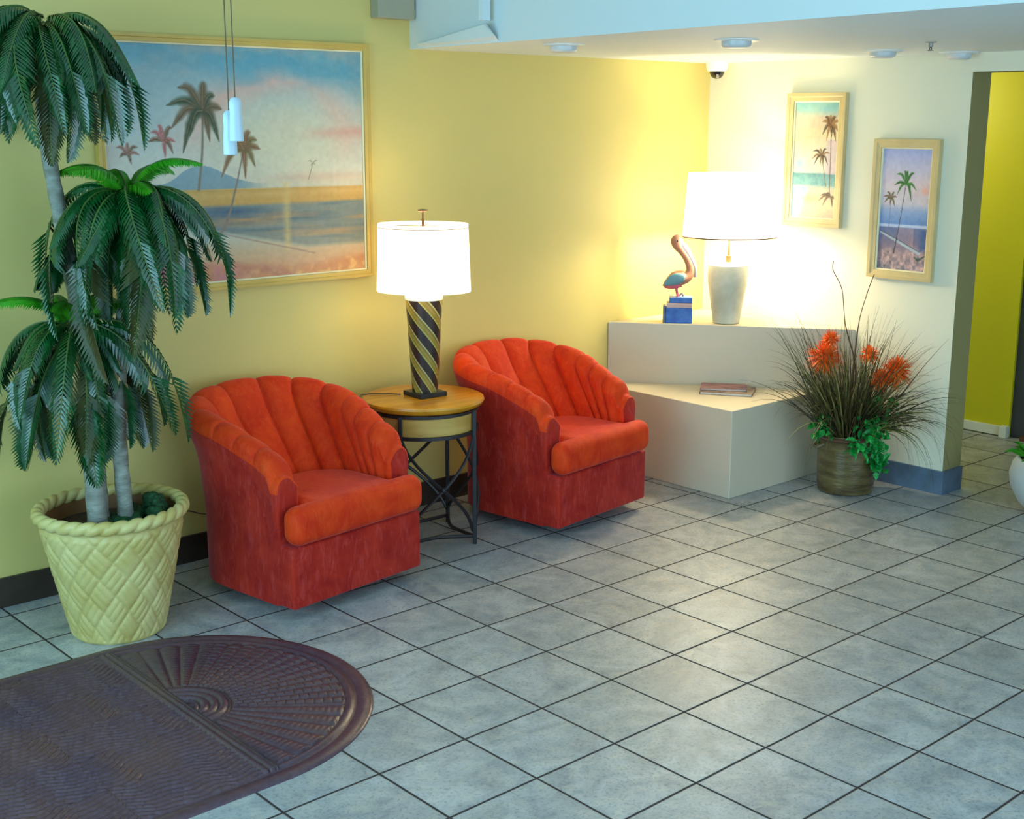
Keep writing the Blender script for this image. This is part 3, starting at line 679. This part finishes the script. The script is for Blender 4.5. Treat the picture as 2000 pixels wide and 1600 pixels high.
P3 = Paint(130, 270, .47); v, u = P3.v, P3.u; n1 = fbm(H_, W_, 8, 4, 15); n2 = fbm(H_, W_, 34, 18, 16)
P3.grad([(0, col(120,116,130)), (.14, col(160,136,140)), (.20, col(130,116,136)), (.35, col(100,116,160)), (.36, col(190,200,226)), (.375, col(196,206,230)), (.385, col(104,140,196)), (.48, col(140,164,206)), (.55, col(206,196,206)), (.7, col(214,196,206)), (.85, col(196,190,216)), (1, col(160,170,220))])
P3.over(np.clip(1-np.hypot((u-.9)/.10, (v-.66)/.045), 0, 1), col(240,160,140)); P3.over(np.clip(1-np.hypot((u-.85)/.35, (v-.66)/.14), 0, 1)*.4, col(236,190,180))
P3.over(np.clip((u-.8)/.1, 0, 1)*((v < .34) & (v > .16))*.8, col(66,96,150)); P3.over(((u > .38) & (u < .72) & (v < .35) & (v > .2)).astype(float)*.5*n1*1.5, col(206,160,160))
P3.over(np.clip((.18-v+.1*(n1-.5))/.05, 0, 1)*np.clip(n2*2.4-.9, 0, 1), col(214,170,166)); P3.over(np.clip((.2-v)/.05, 0, 1)*np.clip(n2[::-1]*2.4-1.2, 0, 1)*np.clip((.4-u)/.2, .2, 1), col(60,70,84))
P3.stroke([(.05,.31),(.5,.22),(.85,.15)], [.012,.014,.016], col(176,186,196), .4); P3.stroke([(.05,.32),(.5,.235),(.85,.165)], [.004,.004,.004], col(80,90,110), .4)
P3.stroke([(.50,.70),(.45,.5),(.40,.33),(.34,.14)], [.004,.004,.005,.007], col(60,64,66)); P3.stroke([(.22,.58),(.21,.45),(.2,.30)], [.002,.003,.003], col(110,120,150))
P3.stroke([(.76,.12),(.84,.10),(.96,.13)], [.01,.025,.01], col(60,80,76), .7, .5)
P3.palm(.51,.71,[(.30,.79),(.26,.70),(.33,.62),(.46,.82),(.52,.82),(.66,.80),(.72,.66),(.63,.57),(.60,.68)], col(34,86,30), col(52,110,40), .013)
P3.palm(.22,.59,[(.05,.60),(.08,.55),(.12,.64),(.28,.64),(.34,.60),(.30,.52),(.20,.53)], col(84,84,44), col(110,84,66), .010)
P3.I = np.clip(P3.I+.08*(n2-.5)[..., None], 0, 1)
t3 = thing('palm_painting', 'narrow painting of a green palm over blue water, lower one beside the opening', 'painting', (XB-.002, 0, 0), 0, 'pair of small palm paintings')
frame(t3, .243, .607, 1.060, 1.750, .046, 'x', .030, M_frame2, .007)
P3.canvas('canvas', (-.010, .562, 1.104), (0, -.275, 0), (0, 0, .602), t3)

# ------------------------------------------------------------------ ceiling fixtures
fx = thing('recessed_light', '', 'ceiling light', (0,0,0), 0, 'eyeball lights in the dropped ceiling')
m = MB(); m.lathe([(.088, 0), (.088, -.004), (.080, -.009), (.060, -.006), (.060, 0)][::-1], 40, capb=False, capt=False); m.build('trim_ring', M_fixt, fx, smooth=True)
m = MB(); m.lathe([(.010, -.034), (.045, -.034), (.055, -.029), (.059, -.020), (.059, 0)], 40); m.build('eyeball', M_lens, fx, smooth=True)
spots = [(.345, .96, 'round eyeball light in the dropped ceiling nearest the yellow wall'),
         (.60, .245, 'second eyeball light from the left in the dropped ceiling'),
         (1.72, .30, 'third eyeball light from the left in the dropped ceiling, close to the sprinkler'),
         (2.10, .14, 'eyeball light in the dropped ceiling tight above the cream wall by the opening')]
for i, (x, y, lb) in enumerate(spots):
    o = fx if i == 0 else dup(fx, (0,0,0), 0)
    o.location = (x, y, ZS); o['label'] = lb
sp = thing('sprinkler_head', 'tiny metal sprinkler head in the dropped ceiling among the eyeball lights', 'sprinkler', (1.30, -.19, ZS))
m = MB(); m.lathe([(.022, 0), (.022, -.003), (.009, -.005), (.009, -.02), (.005, -.022)][::-1], 20); m.build('body', M_steel, sp, smooth=True)
m = MB(); m.lathe([(.012, -.034), (.012, -.032)], 16); m.tube([(.005, 0, -.02), (.009, 0, -.027), (.004, 0, -.033)], .0016, 6); m.tube([(-.005, 0, -.02), (-.009, 0, -.027), (-.004, 0, -.033)], .0016, 6); m.build('deflector', M_plas, sp)
cm = thing('dome_camera', 'white dome security camera with black lens in the corner under the dropped ceiling', 'security camera', (2.085, 1.56, ZS))
m = MB(); m.lathe([(.030, -.052), (.050, -.05), (.058, -.03), (.062, -.004), (.062, 0)], 36); m.build('housing', M_capw, cm, smooth=True)
m = MB(); m.lathe([(.004, -.090), (.018, -.087), (.031, -.077), (.038, -.062), (.040, -.0515)], 32); m.build('dome', mat('black_gloss_dome', rgb(10,10,12), .08, .02, 4, spec=.8), cm, smooth=True)
m = MB(); m.ball((-.018, -.020, -.078), .011); m.build('lens', M_steel, cm, smooth=True)

# ------------------------------------------------------------------ hanging cord pulls
def pull(x, y, zt, zb, cx, label):
    t = thing('cord_pull', label, 'cord pull', (x, y, zb), 0, 'pale cord pulls hanging in front of the beach painting')
    h = zt-zb
    m = MB(); m.lathe([(.0105, 0), (.0118, .001), (.0112, h*.35), (.0098, h*.62), (.0100, h*.72), (.0104, h*.74), (.0100, h*.9), (.006, h*.985), (.003, h)], 20); m.build('tassel', M_tass, t, smooth=True)
    m = MB(); m.tube([(0, 0, h-.002), ((cx-x)*.3, 0, (ZU-zb)*.5), (cx-x, 0, ZU-zb)], .0011, 6); m.build('cord', M_cord, t)
pull(-2.4540, -1.1525, 1.870, 1.798, -2.4540, 'pale cord pull hanging higher, on the right of the two before the painting')
pull(-2.4497, -1.1228, 1.849, 1.775, -2.4470, 'pale cord pull hanging lower, on the left of the two before the painting')

# ------------------------------------------------------------------ floor mat
MX, MY, MR = -1.830, .432, .61
XL = -3.3
mt_ = thing('entrance_mat', 'dark plum rubber entrance mat with a rounded end and embossed sunburst', 'mat', (0,0,0))
arc_ = [(MX+MR*math.cos(a), MY+MR*math.sin(a)) for a in [PI/2-PI*i/72 for i in range(73)]]
m = MB()
def offs(d): return [(XL+d, MY+MR-d)]+[(MX+(MR-d)*math.cos(a), MY+(MR-d)*math.sin(a)) for a in [PI/2-PI*i/72 for i in range(73)]]+[(XL+d, MY-MR+d)]
rings = [(0, .0), (.003, .004), (.012, .008), (.046, .009), (.052, .004), (.062, .002)]
vs = []; nn = len(offs(0))
for d, z in rings: vs += [(x, y, z) for x, y in offs(d)]
fs = [(i*nn+j, (i+1)*nn+j, (i+1)*nn+(j+1) % nn, i*nn+(j+1) % nn) for i in range(len(rings)-1) for j in range(nn)]
m.add(vs, fs); m.build('border', M_rub, mt_, smooth=True)
def mat_relief():
    step = .0034; xs = np.arange(XL+.05, MX+MR-.040, step); ys = np.arange(MY-MR+.044, MY+MR-.040, step)
    x, y = np.meshgrid(xs, ys, indexing='ij'); X = x-MX; Y = y-MY; r = np.hypot(X, Y); a = np.arctan2(Y, X)
    h = np.zeros_like(X)
    def ridge(t, p=2.0): f = (t % 1); return np.maximum(0, 1-np.abs(2*f-1)**p)
    right = X > .028
    na = np.where(np.abs(a-.1) < .75, 58, 46); rb = ridge(a/(2*PI)*na*1.0, 3)
    row = np.floor(a/(2*PI)*58); brick = ridge(r/.030+(row % 2)*.5, 8)
    rays = np.where(np.abs(a-.1) < .75, rb*brick, rb*(.8+.2*ridge(r/.02)))
    rays = rays*((r > .165) & (r < .515))
    arcs = ridge(r/.030, 3)*((r < .155) & (r > .05)); petal = .6*np.maximum(0, 1-np.abs(a)/.8)*(r < .05)*(r > .012)
    rim = ridge((r-.52)/.035, 2)*((r > .52) & (r < .553))
    h = np.where(right, rays+arcs*1.4+petal+rim, h)
    band = np.maximum(ridge((X+.006)/.022, 3), 0)*(np.abs(X+.002) < .024)
    h = np.where(np.abs(X) <= .028, band*1.6*(np.abs(Y) < .55), h)
    blk = np.floor((Y+10)/.21)+np.floor((X+10)/.30); wv = .006*np.sin(X*23+Y*9)+.004*np.sin(X*51)
    lin = ridge((Y+wv*1.6+(X*.22*np.where(blk % 2 > .5, 1, -1)))/.024, 2)*(.65+.35*ridge((X+.3*Y)/.028+np.floor(Y/.024)*.37, 5))
    h = np.where(X < -.028, lin*.9+.1, h)
    de = np.where(X > 0, MR-r, MR-np.abs(Y)); inside = de > .048; h = h*np.clip((de-.058)/.010, 0, 1)
    z = .0040+.0085*h; z = np.where(inside, z, .0008)
    P = np.stack([x, y, z], -1); me = grid_mesh('relief', P)
    bm = bmesh.new(); bm.from_mesh(me); dead = [v for v in bm.verts if v.co.z < .002]; bmesh.ops.delete(bm, geom=dead, context='VERTS'); bm.to_mesh(me); bm.free(); return me
link('relief', mat_relief(), M_rub, mt_, False)

# ------------------------------------------------------------------ tall potted palm
PC = (-1.672, 1.205)
pp = thing('potted_palm', 'tall potted palm with three drooping leaf crowns in a cream basket weave pot', 'potted palm', (PC[0], PC[1], 0))
def weave_pot():
    nt, nz = 360, 120; th = np.linspace(0, 2*PI, nt, endpoint=False); z = np.linspace(.0, .445, nz)
    T_, Z = np.meshgrid(th, z, indexing='ij'); R = .157+(.250-.157)*(Z/.445)**.95
    p = 2*PI/14; a_ = T_; zz = Z/.445*2.35*1.0
    uu_ = (a_/p+zz*1.45); vv_ = (a_/p-zz*1.45)
    fu, fv = uu_ % 1, vv_ % 1; chk = (np.floor(uu_)+np.floor(vv_)) % 2
    def bulge(f): return np.sqrt(np.maximum(0, 1-np.abs(2*f-1)**4))
    sub = np.where(chk > .5, ((fu*3) % 1), ((fv*3) % 1)); D = bulge(fu)*bulge(fv)*(.55+.45*np.sqrt(np.maximum(0, 1-(2*sub-1)**2)))
    fade = np.clip(Z/.02, 0, 1)*np.clip((.43-Z)/.02, 0, 1)
    R = R+.0105*D*fade+.004*np.exp(-((Z-.008)/.008)**2)
    P = np.stack([R*np.cos(T_), R*np.sin(T_), Z], -1); return grid_mesh('pot_body', P, closed_u=True)
link('pot_body', weave_pot(), M_basket, pp, True)
def rope():
    nt, ns = 420, 20; th = np.linspace(0, 2*PI, nt, endpoint=False); ph = np.linspace(0, 2*PI, ns, endpoint=False); T_, P_ = np.meshgrid(th, ph, indexing='ij')
    rr = .0245*(.70+.36*np.abs(np.sin((T_*30-P_*2.0)/2))**.6); R = .252+rr*np.cos(P_)*.95
    return grid_mesh('rope_rim', np.stack([R*np.cos(T_), R*np.sin(T_), .462+rr*np.sin(P_)], -1), closed_u=True, closed_v=True)
link('rope_rim', rope(), M_basket, pp, True)
m = MB(); m.lathe([(.243, .455), (.235, .44), (.222, .40), (.215, .385)], 48, capb=False, capt=False); m.build('pot_liner', M_inpot, pp, smooth=True)
m = MB(); m.lathe([(.0, .40), (.1, .402), (.224, .398)], 40, capb=False, capt=False); m.build('soil', M_soil, pp, smooth=True)
random.seed(5)
m = MB()
for i in range(150):
    a = random.uniform(-2.4, .9); r = random.uniform(.02, .19); big = random.random()
    m.ball((r*math.cos(a), r*math.sin(a), .405+random.uniform(0, .02)), random.uniform(.012, .026), 7, 5, (1, 1, .8))
for i in range(40):
    a = random.uniform(-.7, .3); m.ball((.165*math.cos(a)+random.uniform(-.02, .02), .165*math.sin(a)+random.uniform(-.02, .02), .42+random.uniform(0, .06)), random.uniform(.014, .024), 7, 5)
tag(m.build('moss', M_moss, pp), kind='stuff')
def trunk(pts, rads):
    cp_ = crom([(x-PC[0], y-PC[1], z) for x, y, z in pts], 10); n = len(cp_)
    rr = [np.interp(i/(n-1), np.linspace(0, 1, len(rads)), rads)*(1+.05*math.sin(i*2.1)) for i in range(n)]
    m = MB(); m.tube([tuple(p) for p in cp_], rr, 16); m.build('trunk', M_trunk, pp, smooth=True)
trunk([(-1.745, 1.16, .39), (-1.735, 1.20, .75), (-1.722, 1.25, 1.15), (-1.745, 1.275, 1.45), (-1.775, 1.29, 1.80), (-1.765, 1.28, 2.09)], [.036, .030, .027, .026, .025, .024])
trunk([(-1.625, 1.19, .39), (-1.633, 1.18, .80), (-1.60, 1.15, 1.2), (-1.57, 1.115, 1.56)], [.029, .026, .024, .023])
trunk([(-1.70, 1.235, .39), (-1.70, 1.25, .7), (-1.745, 1.25, 1.10)], [.032, .029, .026])
def frond_mesh(L, e0, e1, wid, seed, n=46, bend=1.0):
    rnd = random.Random(seed); m = MB(); pts = []; p = Vector((0, 0, 0)); N = 40; side = rnd.uniform(-.25, .25)
    for i in range(N+1):
        k_ = i/N; e = e0+(e1-e0)*(1-(1-k_)**(2.6*bend if e1 < -1 else 1.5)); pts.append(p.copy()); p = p+Vector((math.cos(e), side*k_*.4, math.sin(e)))*(L/N)
    m.cur = 1; m.tube(pts[::2], [.0045*(1-.8*i/20) for i in range(21)], 5); m.cur = 0
    for i in range(n):
        k_ = .10+.90*i/(n-1); j = min(N-1, int(k_*N)); t = (pts[min(j+1, N)]-pts[max(0, j-1)]).normalized()
        sd = t.cross(Vector((0, 0, 1))) if abs(t.z) < .97 else Vector((0, 1, 0)); sd = sd.normalized(); up = sd.cross(t).normalized()
        ll = wid*(math.sin(PI*min(1, k_*.92+.1))**.55)*rnd.uniform(.85, 1.12)+.01
        for s_ in (-1, 1):
            d = (sd*s_*.72+t*(.55+.35*k_)-up*.30).normalized(); d2 = (d*.75-up*.35+Vector((0, 0, -.30))).normalized()
            w0 = .0072*rnd.uniform(.85, 1.2); a = pts[j]; b = a+d*ll*.5; c = b+d2*ll*.5
            wv = t*w0
            m.add([a-wv*.5, a+wv*.6, b+wv*1.0+up*.002, b-wv*1.0, c], [(0, 1, 2, 3), (3, 2, 4)])
    me = m.mesh('frond'); return me, m.mi
fm = {}
def frond_var(kind, v):
    key = (kind, v)
    if key not in fm:
        P_ = dict(droop=(.62, .55, -1.55, .082), mid=(.46, .80, -1.25, .080), up=(.36, 1.25, -.45, .070), low=(.46, -.35, -1.56, .080), short=(.20, .5, -1.3, .05))[kind]
        me, mi = frond_mesh(P_[0]*(1+.1*(v-1)), P_[1]+.15*(v-1), P_[2], P_[3], 10*v+len(kind))
        for mm in ((M_leafn if kind == 'up' else M_leafb if (kind == 'low' and v == 2) else M_leaf), M_rachis): me.materials.append(mm)
        me.polygons.foreach_set('material_index', mi); fm[key] = me
    return fm[key]
def crown(c, spec, seed, base_r=.012):
    rnd = random.Random(seed)
    for kind, n, ph, sc in spec:
        for i in range(n):
            a = ph+2*PI*(i+rnd.uniform(-.25, .25))/n; me = frond_var(kind, i % 3)
            o = bpy.data.objects.new('frond', me); C.objects.link(o); o.parent = pp
            o.location = (c[0]-PC[0]+base_r*math.cos(a), c[1]-PC[1]+base_r*math.sin(a), c[2]+rnd.uniform(-.03, .02))
            s_ = sc*rnd.uniform(.78, 1.12); o.scale = (s_,)*3; o.rotation_euler = (rnd.uniform(-.32, .32), rnd.uniform(-.22, .12), a)
            if kind == 'up': o['label'] = 'young bright green frond'
crown((-1.765, 1.28, 2.13), [('droop', 17, .2, .92), ('mid', 14, .5, 1.05), ('low', 16, .1, .95)], 1)
crown((-1.57, 1.115, 1.57), [('droop', 15, .0, 1.04), ('mid', 11, .35, .95), ('low', 11, .2, 1.25), ('up', 6, .3, .95)], 2)
crown((-1.745, 1.25, 1.11), [('droop', 13, .25, .94), ('mid', 8, .35, .74), ('low', 12, .5, 1.28), ('up', 5, 1.6, .9)], 3)
crown((-1.755, 1.285, 1.36), [('short', 4, 2.4, 1.0)], 4)

# ------------------------------------------------------------------ grass arrangement in the glazed pot
GC = (1.915, .490)
gp = thing('grass_arrangement', 'arrangement of dark reeds and orange flowers in a brown glazed pot by the bench', 'potted plant', (GC[0], GC[1], 0))
m = MB(); m.lathe([(.128, 0), (.136, .006), (.142, .05), (.146, .14), (.146, .22), (.150, .275), (.158, .285), (.160, .296), (.154, .304), (.146, .300), (.140, .27)], 64, capt=False); m.build('pot_body', M_cer, gp, smooth=True)
m = MB(); m.lathe([(.157, .278), (.166, .284), (.168, .294), (.160, .300)], 48, capb=False, capt=False); m.build('pot_rim', mat('reddish_brown_glaze', rgb(96,66,50), .3, .15, 8), gp, smooth=True)
m = MB(); m.lathe([(.0, .265), (.145, .262)], 32, capb=False, capt=False); m.build('soil', M_soil, gp)
for a in (2.6, -.6):
    m = MB(); m.tube([(.145*math.cos(a-.25), .145*math.sin(a-.25), .255), (.172*math.cos(a-.1), .172*math.sin(a-.1), .235), (.172*math.cos(a+.1), .172*math.sin(a+.1), .235), (.145*math.cos(a+.25), .145*math.sin(a+.25), .255)], .008, 8)
    m.build('handle', M_cer, gp, smooth=True)
def blocked(x, y, z):
    x += GC[0]; y += GC[1]
    if z < .004: return True
    if x > XB-.016 and y > PY-.016 and x < PX2+.02: return True
    if x > 1.33 and y > .765 and z < .455: return True
    if z < .785 and (x-1.412)*(YA-.66)+(y-YA)*(XB-1.412) > -.006: return True
    return z > 0 and x > 2.19 and z > 2.0
rnd = random.Random(21)
def blade_pts(a, el, L, droop, r0, n=9):
    p = Vector((r0*math.cos(a), r0*math.sin(a), .27)); d = Vector((math.cos(a)*math.cos(el), math.sin(a)*math.cos(el), math.sin(el))); P_ = [p.copy()]
    w_ = rnd.uniform(-.05, .05)
    for i in range(n):
        d = (d+Vector((-math.sin(a)*w_, math.cos(a)*w_, -droop*(i/n)**1.2))).normalized(); p = p+d*(L/n); P_.append(p.copy())
    return P_
def blade(m, P_, w0, cam_side=None):
    n = len(P_); vs = []
    t0 = (P_[1]-P_[0]).normalized(); s_ = t0.cross(Vector((rnd.uniform(-1, 1), rnd.uniform(-1, 1), .3))).normalized()
    for i, p in enumerate(P_):
        k_ = i/(n-1); w_ = w0*(.55+.45*math.sin(PI*min(1, k_*1.3+.1)))*(1-k_**3)+.0004; vs += [p-s_*w_, p+s_*w_, p+s_.cross(t0)*w_*.6]
    fs = []
    for i in range(n-1):
        for j in range(3): fs.append((i*3+j, i*3+(j+1) % 3, (i+1)*3+(j+1) % 3, (i+1)*3+j))
    m.add(vs, fs)
m = MB(); cnt = 0; tries = 0
while cnt < 620 and tries < 14000:
    tries += 1
    k_ = rnd.random(); a = rnd.uniform(0, 2*PI)
    if k_ < .55: el = rnd.uniform(1.05, 1.5); L = rnd.uniform(.30, .68); dr_ = rnd.uniform(.03, .30)
    elif k_ < .85: el = rnd.uniform(.65, 1.15); L = rnd.uniform(.35, .60); dr_ = rnd.uniform(.15, .5)
    else: el = rnd.uniform(.5, 1.1); L = rnd.uniform(.45, .75); dr_ = rnd.uniform(.5, .95); a = rnd.uniform(-2.2, -.4) if rnd.random() < .6 else a
    P_ = blade_pts(a, el, L, dr_, rnd.uniform(.01, .11))
    if any(blocked(*p) for p in P_): continue
    m.cur = 1 if rnd.random() < .30 else 0
    blade(m, P_, rnd.uniform(.0014, .0042)); cnt += 1
tag(m.build('reed_grass', [M_grass, M_grassg], gp, smooth=True), kind='stuff')
for pts in ([(0, .02, .27), (.02, -.01, .6), (-.02, .04, .85), (-.035, .06, 1.02), (-.085, .085, 1.12), (-.085, .085, 1.165)],
            [(.01, 0, .27), (.0, -.01, .6), (.02, -.01, .85), (.045, -.03, 1.0), (.065, -.045, 1.08), (.07, -.05, 1.10)]):
    m = MB(); m.tube([tuple(p) for p in crom(pts, 5)], [.0035]*10+[.0022]*16, 6); m.build('long_twig', M_twig, gp, smooth=True)
def spiky(c, R, n, seed):
    rr_ = random.Random(seed); m = MB()
    for i in range(n):
        d = Vector((rr_.gauss(0, 1), rr_.gauss(0, 1), rr_.gauss(.35, 1))).normalized(); L = R*rr_.uniform(.65, 1.1)
        s_ = d.cross(Vector((0, 0, 1))).normalized()*.0042; q = d.cross(s_).normalized()*.003
        a = Vector(c)+d*.006; b = Vector(c)+d*L*.6-Vector((0, 0, 1))*.0; e = Vector(c)+d*L-Vector((0, 0, 1))*L*.12
        m.add([a-s_*.5, a+s_*.5, a+q, b-s_, b+s_, b+q, e], [(0,1,4,3), (1,2,5,4), (2,0,3,5), (3,4,6), (4,5,6), (5,3,6)])
    m.ball(c, R*.25, 8, 6)
    m.build('orange_flower', M_flower, gp)
spiky((-.125, .080, .690), .105, 260, 1); spiky((-.10, .065, .775), .065, 120, 5)
spiky((.125, -.175, .625), .100, 260, 2); spiky((.055, -.135, .585), .075, 150, 3); spiky((.04, -.07, .70), .065, 110, 4)
m = MB(); fl_st = [(-.115, .085, .70), (.125, -.165, .635), (.075, -.125, .60), (.05, -.06, .73)]
for c in fl_st: m.tube([(c[0]*.2, c[1]*.2, .27), (c[0]*.6, c[1]*.6, .5), c], .003, 6)
m.build('flower_stem', M_rachis, gp, smooth=True)
def leafcard(m, p, d, up, L, W):
    s_ = d.cross(up).normalized(); a = p; b = p+d*L*.35; c = p+d*L*.7; e = p+d*L
    f = up*L*.10
    m.add([a, b-s_*W+f, b-f*.3, b+s_*W+f, c-s_*W*.7+f, c-f*.2, c+s_*W*.7+f, e-up*L*.15], [(0,2,1), (0,3,2), (1,2,5,4), (2,3,6,5), (4,5,7), (5,6,7)])
m = MB(); rr_ = random.Random(8)
def ivy(cx, cy, cz, sx, sz, n):
    for i in range(n):
        p = Vector((cx+rr_.gauss(0, sx), cy+rr_.gauss(0, sx), cz+rr_.uniform(-sz, sz)))
        d = Vector((rr_.gauss(-.5, .6), rr_.gauss(-.6, .6), rr_.gauss(-.2, .6))).normalized(); up = Vector((-.4+rr_.gauss(0, .4), -.5+rr_.gauss(0, .4), .8)).normalized()
        if blocked(*p): continue
        leafcard(m, p, d, up, rr_.uniform(.035, .068), rr_.uniform(.011, .020))
ivy(-.035, -.15, .36, .03, .05, 70); ivy(-.02, -.175, .26, .016, .09, 60); ivy(.00, -.18, .17, .014, .04, 26); ivy(-.14, .06, .36, .03, .07, 46); ivy(.06, -.10, .44, .05, .06, 40); ivy(-.11, -.12, .27, .016, .03, 20)
m.build('ivy_leaves', M_ivy, gp)
m = MB(); m.tube([(-.05, -.13, .30), (-.02, -.17, .28), (-.01, -.172, .18), (.0, -.175, .10)], .006, 8); m.build('hanging_stem', mat('pale_green_stem', rgb(130,140,60), .5, .2, 9), gp, smooth=True)

# ------------------------------------------------------------------ white planter at the right edge
ur = thing('white_planter', 'rounded white planter on the floor at the right edge near the opening', 'planter', (2.335, -.41, 0))
m = MB(); m.lathe([(.12, 0), (.13, .004), (.175, .05), (.212, .12), (.222, .18), (.210, .235), (.190, .262), (.180, .262), (.175, .25)], 56, capt=False); m.build('planter_body', M_urn, ur, smooth=True)
m = MB(); m.lathe([(0, .245), (.178, .243)], 32, capb=False, capt=False); m.build('soil', M_soil, ur)
m = MB(); rr_ = random.Random(3)
for i in range(90):
    a = rr_.uniform(0, 2*PI); r = rr_.uniform(0, .17); d = Vector((math.cos(a), math.sin(a), rr_.uniform(.2, 1.4))).normalized()
    leafcard(m, Vector((r*math.cos(a), r*math.sin(a), .25)), d, Vector((0, 0, 1)), rr_.uniform(.07, .13), rr_.uniform(.012, .02))
m.build('leaves', M_leafn, ur)
